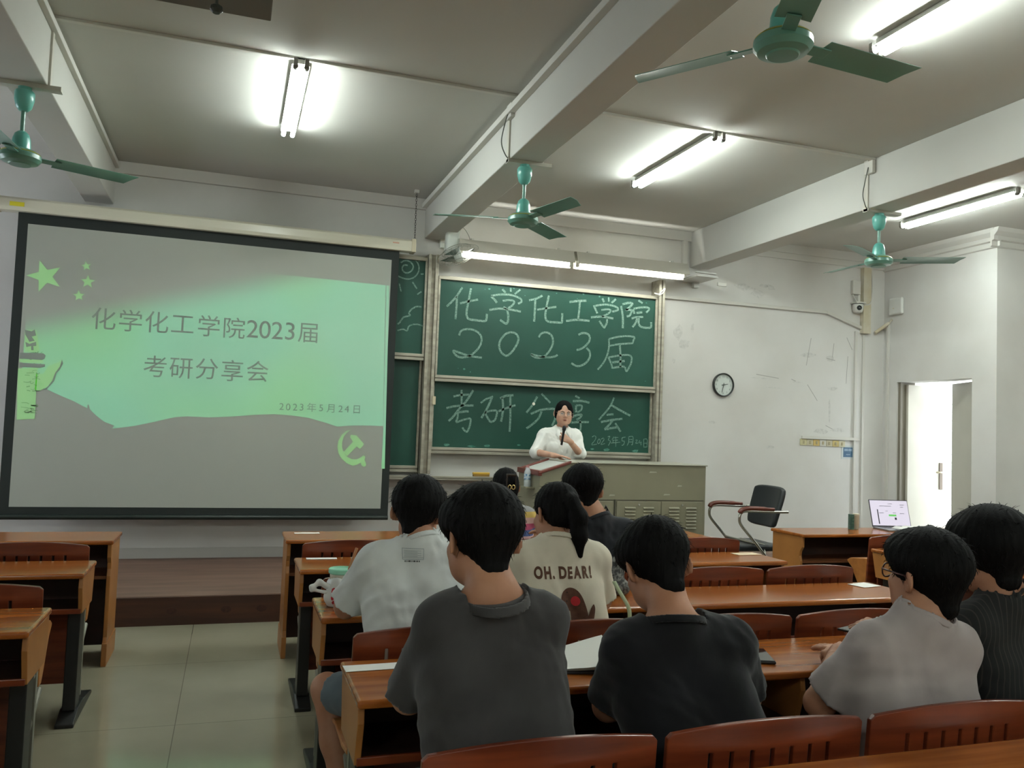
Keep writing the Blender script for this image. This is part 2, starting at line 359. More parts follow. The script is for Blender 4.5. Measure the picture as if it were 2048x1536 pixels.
# ---------------------------------------------------------------- ceiling fans
FAN = mat('green_fan_enamel', (98, 144, 128), 0.3, col2=(102, 150, 136), scale=(3, 3, 3), spec=0.6)
FANC = mat('turquoise_fan_canopy', (96, 170, 158), 0.3, spec=0.6)
GOLD = mat('gold_fan_trim', (190, 176, 60), 0.3, metal=0.6)
STRAP = mat('painted_fan_strap', (190, 187, 176), 0.5)
def fan(loc, ang, label, drop, strap=None, R=0.62, tilt=0.0):
    """loc = top of the rod at the beam or ceiling; drop = height of the motor below it."""
    t = thing('ceiling_fan', label, 'fan', loc, 0, 'green ceiling fans')
    if strap:
        x0, x1, up = strap
        MB().box(x0-0.012, x0, -0.022, 0.022, -0.02, up).box(x1, x1+0.012, -0.022, 0.022, -0.02, up).box(x0-0.012, x1+0.07, -0.03, 0.03, -0.024, -0.0).build('strap', STRAP, t)
    z0 = -0.024 if strap else 0.0
    MB().lathe([(0.045, z0-0.02), (0.052, z0-0.03), (0.05, z0-0.075), (0.04, z0-0.115), (0.022, z0-0.135)], n=24).lathe([(0.035, z0), (0.035, z0-0.022)], n=16).build('canopy', FANC, t, smooth=True, auto=50)
    MB().tube([(0, 0, z0-0.12), (0, 0, -drop+0.10)], 0.0115, 12).build('rod', FAN, t, smooth=True, auto=50)
    MB().lathe([(0.02, -drop+0.135), (0.036, -drop+0.12), (0.046, -drop+0.09), (0.05, -drop+0.03)], n=24).build('upper_cover', FANC, t, smooth=True, auto=50)
    mo = MB().lathe([(0.05, -drop+0.035), (0.085, -drop+0.022), (0.104, -drop+0.002), (0.106, -drop-0.022), (0.09, -drop-0.042), (0.06, -drop-0.05), (0.055, -drop-0.056), (0.0001, -drop-0.058)], n=36).build('motor', FAN, t, smooth=True, auto=35)
    MB().lathe([(0.096, -drop+0.0135), (0.101, -drop+0.0085), (0.0985, -drop+0.0075), (0.0935, -drop+0.0125)], n=36, cap=False).build('trim_ring', GOLD, mo)
    for k in range(3):
        a = ang+k*2*math.pi/3
        Mr = Matrix.Rotation(a, 3, 'Z') @ Matrix.Rotation(tilt, 3, 'Y')
        pr = Matrix.Rotation(rad(-11), 3, 'X')
        b = MB(); n = 8; vs = []
        for i in range(n+1):
            u = i/n; x = 0.17+(R-0.17)*u; w0, w1 = -0.062+0.006*u, 0.062+0.004*u
            if i == n: pass
            for sgn in (0, 1):
                for th in (0.0012, -0.0012):
                    y = w1 if sgn else w0
                    xx = x-(0.05*u if sgn else 0)
                    vs.append(Vector((xx, y, th)))
            vs.append(Vector((x-0.02*u, 0.01, 0.008))); vs.append(Vector((x-0.02*u, 0.01, 0.0056)))
        fs = []
        for i in range(n):
            q, w = 6*i, 6*(i+1)
            fs += [(q, w, w+4, q+4), (q+4, w+4, w+2, q+2), (q+1, q+5, w+5, w+1), (q+5, q+3, w+3, w+5), (q, q+1, w+1, w), (q+2, w+2, w+3, q+3)]
        fs += [(0, 4, 2, 3, 5, 1), (6*n, 6*n+1, 6*n+5, 6*n+3, 6*n+2, 6*n+4)]
        b.add([Mr @ (pr @ v)+Vector((0, 0, -drop-0.004)) for v in vs], fs)
        bl = b.build('blade', FAN, t, smooth=True, auto=30)
        ir = MB(); ir.obox(Mr @ Vector((0.14, 0, 0))+Vector((0, 0, -drop-0.006)), (0.13, 0.05, 0.006), Mr @ pr)
        ir.build('blade_iron', FAN, bl, bevel=0.002)
    return t
fan((1.8175, 5.35, ZB), rad(164), 'green ceiling fan under the middle beam, above the blackboard corner', 0.395, (-0.1175, 0.1175, 0.385))
fan((4.7875, 5.30, ZB), rad(-30), 'green ceiling fan under the beam nearest the open door', 0.395, (-0.1225, 0.1225, 0.385))
fan((-1.2, 5.25, ZB), rad(24), 'green ceiling fan beside the hanging chain of the projection screen', 0.41, (-0.115, 0.115, 0.385))
fan((1.8175, 2.50, ZB), rad(124), 'big near green ceiling fan seen from below', 0.40, (-0.1175, 0.1175, 0.385))
# wiring of the fans and the trunking across the ceiling
def wire(pts, r=0.004, m=None): return MB().tube(smooth_line(pts, 6), r, 6)
GREYW = mat('grey_cable', (96, 98, 92), 0.6)
for (x, y, lab, g) in ((1.60, 5.30, 'fan socket on the middle beam', -1), (4.56, 5.25, 'fan socket on the beam nearest the open door', -1)):
    t = thing('junction_box', 'white '+lab+' with a drooping grey cable', 'socket', (x+0.10 if g < 0 else x, y, 3.60))
    MB().box(-0.03, 0.0, -0.045, 0.045, -0.05, 0.05).build('cover', PVC, t, bevel=0.004)
    wire([(-0.03, 0, 0.0), (-0.06, 0.0, -0.12), (-0.07, 0.01, -0.22), (-0.04, 0.02, -0.29), (0.0, 0.04, -0.315), (0.07, 0.05, -0.335)]).build('cable', GREYW, t, smooth=True)
def trunk(name, label, mb): return tag(mb.build(name, PVC, bevel=0.003), label, 'trunking', 'cable trunking')
trunk('cable_trunking', 'cable trunking across the ceiling bay above the screen', MB().box(-1.085, 1.70, 5.165, 5.20, 3.652, ZC))
trunk('cable_trunking', 'cable trunking across the ceiling bay above the blackboard', MB().box(1.935, 4.665, 5.205, 5.24, 3.652, ZC))
trunk('cable_trunking', 'cable trunking along the upper edge of the middle beam', MB().box(1.655, 1.70, 0.5, 7.96, 3.575, 3.62))
trunk('cable_trunking', 'cable trunking along the beam above the yellow tag of the screen', MB().box(-1.085, -1.05, 0.5, 7.96, 3.60, 3.64))
CH1=[[(2067,2809),(2018,2727),(1971,2666),(1918,2610)],[(2014,2717),(2016,2622),(2010,2493)],[(2050,2650),(2122,2675),(2232,2704)],[(2155,2810),(2138,2696),(2120,2585),(2125,2528),(2149,2504),(2222,2498),(2309,2497),(2325,2518),(2327,2570)],[(2478,2829),(2513,2796)],[(2564,2850),(2567,2811)],[(2666,2842),(2609,2791)],[(2363,2747),(2401,2718),(2426,2688)],[(2362,2751),(2439,2770),(2548,2780),(2638,2764),(2680,2742),(2681,2716),(2647,2698)],[(2486,2712),(2550,2726),(2595,2722),(2606,2703),(2580,2668),(2546,2646)],[(2495,2651),(2526,2637)],[(2351,2610),(2445,2631),(2547,2633),(2681,2621)],[(2533,2632),(2549,2574),(2548,2515),(2535,2490),(2508,2496),(2466,2522)],[(2054,2337),(2068,2377),(2107,2399),(2173,2405),(2240,2383),(2278,2340),(2281,2283),(2253,2223),(2202,2168),(2151,2136),(2086,2123),(2033,2139),(2001,2184),(2064,2169),(2164,2144),(2294,2133)],[(2583,2407),(2529,2384),(2484,2329),(2466,2269),(2482,2212),(2521,2176),(2558,2172),(2604,2214),(2643,2275),(2665,2335),(2653,2380),(2617,2403),(2576,2406)],[(2904,2801),(2839,2765),(2763,2742)],[(2829,2754),(2829,2655),(2825,2530)],[(2853,2654),(2989,2685),(3059,2699)],[(2974,2807),(2953,2699),(2943,2599),(2959,2553),(3002,2540),(3072,2542),(3122,2543),(3126,2580),(3126,2640)],[(2881,2376),(2901,2411),(2942,2430),(2992,2424),(3028,2387),(3034,2321),(3005,2253),(2958,2197),(2917,2175),(2854,2171),(2804,2200),(2874,2188),(2980,2179),(3057,2193),(3091,2212)],[(3200,2760),(3293,2779),(3387,2790)],[(3316,2778),(3311,2677),(3301,2582)],[(3171,2564),(3293,2585),(3430,2584)],[(3565,2829),(3588,2792)],[(3638,2846),(3640,2802)],[(3720,2836),(3673,2791)],[(3472,2750),(3492,2711),(3515,2669)],[(3491,2745),(3585,2766),(3682,2764),(3742,2745),(3743,2721),(3684,2700)],[(3558,2707),(3624,2721),(3661,2715),(3655,2691),(3611,2660),(3568,2640)],[(3444,2623),(3568,2638),(3698,2629)],[(3623,2634),(3627,2587),(3608,2544),(3592,2530),(3540,2593)],[(3782,2769),(3805,2662),(3809,2536)],[(3797,2787),(3860,2806),(3909,2807),(3902,2786),(3855,2741),(3840,2733),(3892,2737),(3904,2717),(3883,2675),(3850,2665)],[(3980,2844),(4030,2817)],[(3922,2746),(3939,2699)],[(3926,2750),(4005,2770),(4089,2777),(4109,2758),(4075,2721)],[(3962,2708),(4029,2722)],[(3907,2646),(3963,2664),(4042,2673)],[(3974,2664),(3957,2605),(3921,2557)],[(3993,2663),(3991,2607),(4012,2571),(4065,2561),(4134,2570),(4136,2625)],[(3312,2432),(3355,2453),(3413,2449),(3438,2417),(3431,2370),(3389,2320),(3346,2291),(3296,2274)],[(3404,2304),(3441,2270),(3447,2217),(3416,2161),(3360,2121),(3302,2111),(3244,2137)],[(3653,2412),(3760,2443),(3856,2457),(3943,2453),(3937,2418),(3923,2380)],[(3666,2342),(3762,2365),(3923,2387)],[(3653,2412),(3658,2331),(3640,2242),(3599,2159),(3539,2088)],[(3781,2360),(3793,2238),(3793,2126)],[(3656,2220),(3687,2164),(3704,2108)],[(3656,2220),(3766,2247),(3878,2261),(3920,2239),(3918,2185),(3894,2129),(3865,2090),(3848,2133)],[(3702,2172),(3843,2197)],[(3704,2114),(3792,2133),(3845,2136)]]
CH2=[[(2037,1741),(2110,1760),(2197,1767)],[(2116,1810),(2121,1737),(2125,1658)],[(1972,1625),(2071,1650),(2245,1663)],[(2236,1814),(2177,1713),(2099,1620),(2043,1544),(1999,1500)],[(2095,1588),(2149,1598),(2198,1603)],[(2087,1593),(2089,1541),(2078,1493),(2142,1516),(2207,1532),(2221,1519),(2217,1472),(2200,1419),(2185,1402),(2162,1415),(2140,1443)],[(2318,1690),(2370,1730),(2443,1760)],[(2430,1749),(2400,1670),(2364,1599),(2330,1542)],[(2366,1599),(2391,1553),(2423,1506)],[(2366,1599),(2430,1618),(2483,1620),(2487,1578),(2467,1524),(2423,1506)],[(2517,1745),(2580,1774),(2656,1783)],[(2505,1616),(2585,1651),(2680,1685)],[(2539,1754),(2551,1666),(2546,1580),(2535,1513)],[(2623,1774),(2627,1658),(2631,1535),(2628,1417)],[(2909,1782),(2863,1696),(2800,1615)],[(2954,1814),(2999,1773),(3053,1726)],[(2846,1603),(2940,1645),(3032,1662),(3108,1657),(3112,1570),(3079,1493)],[(2961,1635),(2931,1563),(2876,1507),(2806,1456)],[(3324,1810),(3375,1785)],[(3299,1754),(3406,1759),(3485,1745)],[(3336,1711),(3339,1640)],[(3336,1711),(3399,1711),(3392,1664),(3351,1640)],[(3293,1588),(3352,1613),(3402,1617),(3382,1586),(3347,1563)],[(3283,1533),(3384,1542),(3486,1546)],[(3383,1559),(3397,1504),(3390,1443)],[(3763,1811),(3723,1723),(3664,1648),(3597,1575)],[(3729,1734),(3835,1683),(3955,1631)],[(3683,1629),(3763,1638)],[(3622,1551),(3746,1578),(3866,1594)],[(3753,1570),(3706,1515),(3670,1478),(3755,1495),(3817,1503)],[(3784,1546),(3817,1503),(3849,1459)]]
CH2D=[[(3527,1393),(3551,1407),(3570,1394),(3559,1360),(3524,1315),(3584,1322)],[(3601,1373),(3590,1345),(3602,1326),(3620,1346),(3616,1371),(3601,1373)],[(3631,1374),(3652,1386),(3662,1369),(3630,1321),(3675,1331)],[(3703,1401),(3728,1405),(3711,1371),(3736,1355),(3713,1310)],[(3777,1406),(3753,1372)],[(3765,1392),(3826,1399)],[(3760,1367),(3821,1371)],[(3766,1367),(3767,1342)],[(3742,1338),(3847,1350)],[(3795,1407),(3799,1301)],[(3907,1405),(3870,1395),(3871,1364),(3896,1360),(3888,1326),(3866,1317)],[(3944,1409),(3946,1355),(3928,1316)],[(3944,1409),(3994,1410),(3990,1334),(3978,1328)],[(3945,1381),(3988,1382)],[(3946,1355),(3989,1357)],[(4026,1375),(4048,1378),(4027,1344),(4058,1348)],[(4076,1376),(4065,1351),(4096,1354)],[(4089,1365),(4090,1326)],[(4120,1389),(4123,1304)],[(4120,1389),(4161,1387),(4160,1305)],[(4121,1347),(4159,1348)],[(4123,1307),(4167,1308)]]
CH3=[[(1392,2881),(1448,2855),(1518,2841),(1580,2861),(1620,2910),(1628,2966),(1608,3013),(1557,3050),(1494,3057),(1426,3047)],[(1449,2994),(1496,3019),(1545,3007),(1572,2968),(1556,2924),(1515,2900),(1480,2910),(1465,2943),(1484,2973),(1519,2973)],[(1622,3021),(1665,3067)],[(1648,2902),(1676,2905)],[(1571,2818),(1616,2757)],[(1444,2793),(1465,2716)],[(1622,2702),(1662,2733)],[(1669,2584),(1620,2584),(1572,2552),(1550,2516),(1561,2493),(1506,2475),(1477,2441),(1467,2420),(1444,2401)],[(1698,2399),(1648,2413),(1593,2409),(1552,2385),(1540,2346),(1498,2357),(1447,2340)]]
S_green=[[(-1674,2347),(-1384,2458),(-983,2591),(-665,2701),(-265,2749),(259,2749),(807,2744),(1288,2737),(1325,1429),(1133,1428),(1020,1422),(908,1408),(795,1442),(647,1479),(501,1494),(358,1499),(217,1490),(-26,1462),(-196,1449),(-364,1452),(-464,1441),(-625,1394),(-785,1352),(-951,1324),(-932,1351),(-1010,1379),(-1075,1429),(-1125,1478),(-1135,1521),(-1146,1517),(-1144,1486),(-1253,1542),(-1363,1588),(-1454,1630),(-1655,1718)]]
S_strip=[[(1296,2736),(1323,2737),(1358,1037),(1327,1036),(1328,1429)]]
S_body=[[(-1670,1788),(-1528,1802),(-1529,1619),(-1526,1385),(-1655,1372)]]
S_wing=[[(-1537,1759),(-1487,1753),(-1450,1823),(-1379,1857),(-1356,1881),(-1369,1820),(-1401,1766),(-1416,1705),(-1451,1652),(-1502,1616),(-1539,1609)]]
S_wingshade=[[(-1356,1881),(-1345,1847),(-1368,1794),(-1389,1767),(-1403,1698),(-1429,1662),(-1451,1630),(-1479,1622),(-1446,1654),(-1416,1705),(-1401,1766),(-1369,1820)]]
S_band1=[[(-1663,1918),(-1497,1923),(-1477,1907),(-1484,1878),(-1502,1867),(-1664,1870)]]
S_bandg=[[(-1664,1867),(-1494,1867),(-1493,1843),(-1662,1840)]]
S_band2=[[(-1662,1836),(-1477,1834),(-1477,1813),(-1513,1801),(-1660,1802)]]
S_top=[[(-1640,2107),(-1559,2113),(-1538,2015),(-1521,1934),(-1629,1927)]]
S_topshade=[[(-1640,2107),(-1591,2097),(-1569,2115),(-1556,2065),(-1588,2054),(-1564,2022),(-1601,2010),(-1634,2068)],[(-1631,2008),(-1600,1993),(-1553,2014),(-1551,1980),(-1572,1978),(-1567,1944),(-1585,1943),(-1587,1977),(-1621,1966)]]
S_sickle=[[(1035,1385),(994,1373),(952,1335),(925,1282),(917,1227),(930,1166),(963,1117),(1008,1080),(1064,1056),(1103,1068),(1135,1088),(1144,1061),(1167,1049),(1186,1064),(1182,1089),(1167,1111),(1176,1142),(1157,1155),(1127,1130),(1095,1116),(1051,1117),(1011,1135),(976,1173),(959,1222),(958,1272),(972,1322),(998,1356)]]
S_hammer=[[(1035,1338),(1085,1334),(1158,1257),(1121,1210),(1092,1234),(1008,1143),(973,1178),(1057,1275),(1027,1316)]]
STARS=[(-1522,2558,138),(-1221,2672,42),(-1202,2542,59),(-1262,2419,49)]
TXT=[('化',-1064,2242),('学',-857,2241),('化',-652,2244),('工',-447,2242),('学',-233,2243),('院',-23,2241),('2',129,2244),('0',235,2244),('2',341,2244),('3',450,2246),('届',607,2242),('考',-645,1866),('研',-438,1861),('分',-230,1868),('享',-20,1865),('会',191,1872)]
TXT2=[('2',411,1570),('0',468,1568),('2',528,1569),('3',585,1571),('年',673,1573),('5',756,1572),('月',840,1571),('2',930,1571),('4',986,1572),('日',1076,1572)]
# ---------------------------------------------------------------- blackboards
def board_material(name, c1, c2):
    m = mat(name, c1, 0.42, col2=c2, scale=(1.6, 1.6, 1.6), detail=6, lo=0.3, hi=0.75, spec=0.35)
    return m
BOARD = board_material('green_chalkboard', (26, 66, 54), (33, 78, 65))
ALU = mat('worn_aluminium', (176, 172, 156), 0.4, metal=0.25, col2=(150, 145, 130), scale=(2, 20, 20))
ALUD = mat('dark_groove', (64, 62, 50), 0.5)
def chalk_material():
    m = bpy.data.materials.new('chalk'); m.use_nodes = True; nt = m.node_tree; b = nt.nodes['Principled BSDF']; b.inputs['Roughness'].default_value = 0.9
    tc = nd(nt, 'ShaderNodeTexCoord'); nz = nd(nt, 'ShaderNodeTexNoise', Scale=70.0, Detail=4.0); rp = nd(nt, 'ShaderNodeValToRGB')
    rp.color_ramp.elements[0].position = 0.30; rp.color_ramp.elements[1].position = 0.68
    rp.color_ramp.elements[0].color = lin((66, 106, 91)); rp.color_ramp.elements[1].color = lin((134, 160, 148))
    nt.links.new(tc.outputs['Object'], nz.inputs['Vector']); nt.links.new(nz.outputs['Fac'], rp.inputs[0]); nt.links.new(rp.outputs[0], b.inputs['Base Color'])
    return m
CHALK = chalk_material()
DUST = mat('chalk_dust', (96, 140, 126), 0.9, col2=(50, 106, 90), scale=(30, 30, 30))
def strokes(lines, w, y):
    mb = MB(); r = random.Random(3)
    for L in lines:
        P = smooth_line([(a/1000, b/1000) for a, b in L], 5); mb.ribbon(P, w*r.uniform(0.9, 1.1), y)
    return mb
def chalkboard(x0, x1, z0, z1, y, label, rail=0.05):
    t = thing('chalkboard', label, 'blackboard', ((x0+x1)/2, y, z0), 0, 'sliding green blackboards'); w = (x1-x0)/2; h = z1-z0
    MB().box(-w, w, 0.0, 0.02, 0.0, h).build('board_surface', BOARD, t)
    MB().box(-w-0.02, w+0.02, -0.022, 0.02, -0.062, -0.034).box(-w-0.02, w+0.02, -0.012, 0.02, -0.034, -0.028).box(-w-0.02, w+0.02, -0.026, 0.02, -0.028, 0.0).build('bottom_rail', ALU, t, bevel=0.003)
    MB().box(-w-0.02, w+0.02, -0.02, 0.02, h, h+0.035).build('top_rail', ALU, t, bevel=0.003)
    for s in (-1, 1): MB().box(min(s*w, s*(w+0.022)), max(s*w, s*(w+0.022)), -0.02, 0.02, 0, h).build('side_rail', ALU, t, bevel=0.003)
    return t
def chalk_part(t, lines, w, name='chalk_writing'):
    o = strokes(lines, w, -0.0015); o.v = [(a-t.location.x, b, c-t.location.z) for a, b, c in o.v]
    return o.build(name, CHALK, t)
b1 = chalkboard(1.845, 4.18, 1.94, 2.87, 7.85, 'raised green blackboard with large chalk writing and the number 2023')
zz = lambda L: sum(p[1] for p in L)/len(L)
chalk_part(b1, [L for L in CH1 if zz(L) > 2380], 0.021); chalk_part(b1, [L for L in CH1 if zz(L) <= 2380], 0.021)
dm = MB(); rr = random.Random(8)
for k in range(16):
    x, z, s = rr.uniform(-1.1, 1.1), rr.choice((rr.uniform(0.84, 0.92), rr.uniform(0.02, 0.08), rr.uniform(0.84, 0.92))), rr.uniform(0.004, 0.014)
    dm.add([(x+s*math.cos(a)*rr.uniform(.5, 1.6), -0.001, z+s*math.sin(a)*rr.uniform(.5, 1)) for a in (0, 1, 2, 3, 4, 5)], [(0, 1, 2, 3, 4, 5)])
dm.build('chalk_dust', DUST, b1)['kind'] = 'stuff'
b2 = chalkboard(1.842, 4.178, 1.245, 2.16, 7.91, 'lowered green blackboard behind the speaker, with chalk writing and a small chalk date')
chalk_part(b2, CH2, 0.021); chalk_part(b2, CH2D, 0.0075, 'chalk_date')
dm = MB()
for k in range(12):
    x, z, s = rr.uniform(-1.1, 1.1), rr.uniform(0.01, 0.05), rr.uniform(0.006, 0.02)
    dm.add([(x+2*s*math.cos(a)*rr.uniform(.5, 1.6), -0.001, z+s*math.sin(a)*rr.uniform(.5, 1)) for a in (0, 1, 2, 3, 4, 5)], [(0, 1, 2, 3, 4, 5)])
dm.build('chalk_dust', DUST, b2)['kind'] = 'stuff'
mg = MB().lathe([(0.014, 0), (0.016, 0.003), (0.014, 0.008), (0.0001, 0.009)], (2.872, 7.909, 1.706), 16, M=Matrix.Rotation(rad(90), 3, 'X'))
tag(mg.build('magnet', mat('white_plastic', (228, 226, 210), 0.4), smooth=True, auto=40), 'small white round magnet on the lowered blackboard beside the head of the speaker', 'magnet')
b3 = chalkboard(-0.7, 1.690, 2.13, 3.03, 7.85, 'raised green blackboard with a chalk sun and clouds, mostly hidden by the screen')
chalk_part(b3, CH3, 0.014, 'chalk_drawing')
b4 = chalkboard(-0.7, 1.685, 1.06, 2.09, 7.91, 'blank lowered green blackboard mostly hidden by the projection screen')
fr = thing('blackboard_rack', 'aluminium rack of upright channels with a chalk ledge holding the blackboards', 'rack', (1.78, 7.9, 0.93))
def post(x0, x1, z0, z1):
    MB().box(x0-1.78, x0-1.78+0.03, -0.09, 0.09, z0-0.93, z1-0.93).box(x0-1.78+0.03, x1-1.78-0.03, -0.06, 0.09, z0-0.93, z1-0.93).box(x1-1.78-0.03, x1-1.78, -0.09, 0.09, z0-0.93, z1-0.93).build('upright_channel', ALU, fr, bevel=0.003)
post(1.715, 1.815, 0.99, 3.10); post(4.205, 4.275, 1.02, 3.08); post(-0.83, -0.73, 0.99, 3.10)
MB().box(-2.6, 2.42, -0.07, 0.095, 0.0, 0.022).box(-2.6, 2.42, -0.075, -0.06, 0.02, 0.04).build('chalk_ledge', ALU, fr, bevel=0.003)
MB().box(-2.6, 0.03, 0.045, 0.09, 2.13, 2.17).build('upper_rail', ALU, fr, bevel=0.003)
la = MB().box(0.025, 0.055, -0.105, -0.09, 0.72, 0.80).build('latch', mat('beige_latch', (198, 186, 156), 0.45), fr, bevel=0.003)
tp = thing('blackboard_eraser', 'yellow felt blackboard eraser lying on the chalk ledge', 'eraser', (2.33, 7.845, 0.972))
MB().box(-0.085, 0.085, -0.02, 0.02, 0.018, 0.04).build('grip', mat('yellow_eraser_grip', (214, 170, 62), 0.5), tp, bevel=0.005)
MB().box(-0.08, 0.08, -0.02, 0.02, 0.0, 0.018).build('felt', mat('dark_felt', (150, 118, 60), 0.95), tp)
tie = MB().tube(smooth_line([(4.14, 7.80, 2.925), (4.19, 7.795, 2.92), (4.22, 7.795, 2.95), (4.26, 7.795, 2.985), (4.24, 7.795, 2.94), (4.19, 7.795, 2.905)], 5), 0.006, 6)
tag(tie.build('cord', mat('white_cord', (225, 222, 212), 0.7), smooth=True), 'white cord tied round the corner of the raised blackboard frame', 'cord')

# ---------------------------------------------------------------- projection screen
sy = 7.70
scn = thing('projection_screen', 'pull-down projection screen with black border showing a green title slide', 'screen', (-0.17, sy, 0.60))
def scr(mb, name, m, parent, **k):
    mb.v = [(a+0.17, b-sy, c-0.60) for a, b, c in mb.v]; return mb.build(name, m, parent, **k)
FAB = mat('white_screen_fabric', (163, 166, 157), 0.75, spec=0.2)
BLK = mat('black_screen_border', (24, 32, 29), 0.7)
X0, X1, Z0, Z1 = -1.745, 1.405, 0.60, 3.08
scr(MB().box(X0, X1, sy, sy+0.004, Z0, Z1), 'border', BLK, scn)
fab = scr(MB().box(X0+0.075, X1-0.07, sy-0.004, sy, Z0+0.07, Z1-0.10), 'fabric', FAB, scn)
scr(MB().tube([(X0, sy, Z0-0.012), (X1, sy, Z0-0.012)], 0.022, 12), 'bottom_bar', mat('black_metal_bar', (26, 36, 32), 0.4), scn, smooth=True, auto=40)
hs = scr(MB().prism([(sy-0.05, 3.07), (sy+0.05, 3.07), (sy+0.055, 3.10), (sy+0.05, 3.165), (sy+0.03, 3.185), (sy-0.03, 3.185), (sy-0.05, 3.165), (sy-0.055, 3.10)], -1.90, 1.53, 'x'), 'housing', mat('cream_screen_housing', (204, 200, 182), 0.3), scn, bevel=0.004)
scr(MB().box(-1.80, -1.695, sy-0.0575, sy-0.055, 3.105, 3.14), 'yellow_tag', mat('yellow_tag', (212, 200, 40), 0.5), hs)
scr(MB().box(1.33, 1.39, sy-0.0565, sy-0.055, 3.13, 3.142), 'red_tag', mat('faded_red_tag', (196, 150, 128), 0.5), hs)
for x in (-1.90, 1.53): scr(MB().box(x-0.02, x+0.02, sy-0.06, sy+0.06, 3.065, 3.19), 'end_cap', mat('beige_end_cap', (196, 186, 160), 0.45), hs, bevel=0.004)
for x in (-1.915, 1.545):
    ch = MB(); z = 3.19; k = 0
    while z < ZC-0.04:
        Mc = Matrix.Rotation(rad(90*(k % 2)), 3, 'Z')
        pts = [Vector((x, sy, z+0.016))+Mc @ Vector((0.007*math.cos(a), 0, 0.015*math.sin(a))) for a in [2*math.pi*i/10 for i in range(11)]]
        ch.tube(pts, 0.002, 5, cap=False); z += 0.023; k += 1
    scr(ch, 'chain', mat('dark_steel_chain', (60, 58, 52), 0.4, metal=0.7), scn)
    scr(MB().box(x-0.02, x+0.02, sy-0.02, sy+0.02, ZC-0.03, ZC).tube([(x, sy, ZC-0.05), (x, sy, ZC-0.03)], 0.004, 6), 'ceiling_hook', STEEL, scn)
def slide_material(name, c, soft):
    """light thrown by the projector: glowing colour over the white fabric; soft = feathered upper edge as in the slide."""
    m = bpy.data.materials.new(name); m.use_nodes = True; nt = m.node_tree; b = nt.nodes['Principled BSDF']
    b.inputs['Base Color'].default_value = lin((163, 166, 157)); b.inputs['Roughness'].default_value = 0.75; b.inputs['Specular IOR Level'].default_value = 0.2
    b.inputs['Emission Color'].default_value = lin(c)
    tc = nd(nt, 'ShaderNodeTexCoord'); nz = nd(nt, 'ShaderNodeTexNoise', Scale=1.1, Detail=1.0)
    nt.links.new(tc.outputs['Object'], nz.inputs['Vector'])
    mr = nd(nt, 'ShaderNodeMapRange'); mr.inputs['From Min'].default_value = 0.3; mr.inputs['From Max'].default_value = 0.7; mr.inputs['To Min'].default_value = SCREEN_GAIN*0.9; mr.inputs['To Max'].default_value = SCREEN_GAIN*1.1
    nt.links.new(nz.outputs['Fac'], mr.inputs['Value'])
    mx = nd(nt, 'ShaderNodeMix', data_type='RGBA'); mx.inputs['A'].default_value = lin(c); mx.inputs['B'].default_value = lin((c[0], c[1], c[2]-48))
    nz2 = nd(nt, 'ShaderNodeTexNoise', Scale=0.9, Detail=0.0); rp2 = nd(nt, 'ShaderNodeMapRange'); rp2.inputs['From Min'].default_value = 0.45; rp2.inputs['From Max'].default_value = 0.65
    nt.links.new(tc.outputs['Object'], nz2.inputs['Vector']); nt.links.new(nz2.outputs['Fac'], rp2.inputs['Value']); nt.links.new(rp2.outputs[0], mx.inputs['Factor'])
    nt.links.new(mx.outputs['Result'], b.inputs['Emission Color'])
    if soft:
        sp = nd(nt, 'ShaderNodeSeparateXYZ'); nt.links.new(tc.outputs['Object'], sp.inputs[0])
        # upper limit of the picture: z = 1.66 + 0.42*(x+1.4) up to 2.15, feathered over 25 cm
        ln = nd(nt, 'ShaderNodeMath', operation='MULTIPLY_ADD'); ln.inputs[1].default_value = 0.30; ln.inputs[2].default_value = 2.10
        nt.links.new(sp.outputs['X'], ln.inputs[0])
        d = nd(nt, 'ShaderNodeMath', operation='SUBTRACT'); nt.links.new(ln.outputs[0], d.inputs[0]); nt.links.new(sp.outputs['Z'], d.inputs[1])
        sm = nd(nt, 'ShaderNodeMapRange', interpolation_type='SMOOTHSTEP'); sm.inputs['From Min'].default_value = 0.0; sm.inputs['From Max'].default_value = 0.33
        nt.links.new(d.outputs[0], sm.inputs['Value'])
        mu = nd(nt, 'ShaderNodeMath', operation='MULTIPLY'); nt.links.new(sm.outputs[0], mu.inputs[0]); nt.links.new(mr.outputs[0], mu.inputs[1])
        nt.links.new(mu.outputs[0], b.inputs['Emission Strength'])
    else: nt.links.new(mr.outputs[0], b.inputs['Emission Strength'])
    return m
SL_T = slide_material('slide_teal_light', (52, 236, 166), True)
SL_G = slide_material('slide_green_light', (96, 236, 60), False)
SL_P = slide_material('slide_pale_light', (52, 236, 166), False)
GREYP = mat('unlit_slide_area', (140, 147, 139), 0.75, spec=0.2)
def spoly(groups, y):
    mb = MB()
    for g in groups:
        for P in g:
            vs = [(a/1000, y, b/1000) for a, b in P]; mb.add(vs, [tuple(range(len(vs)))])
    return mb
G0 = S_green[0]
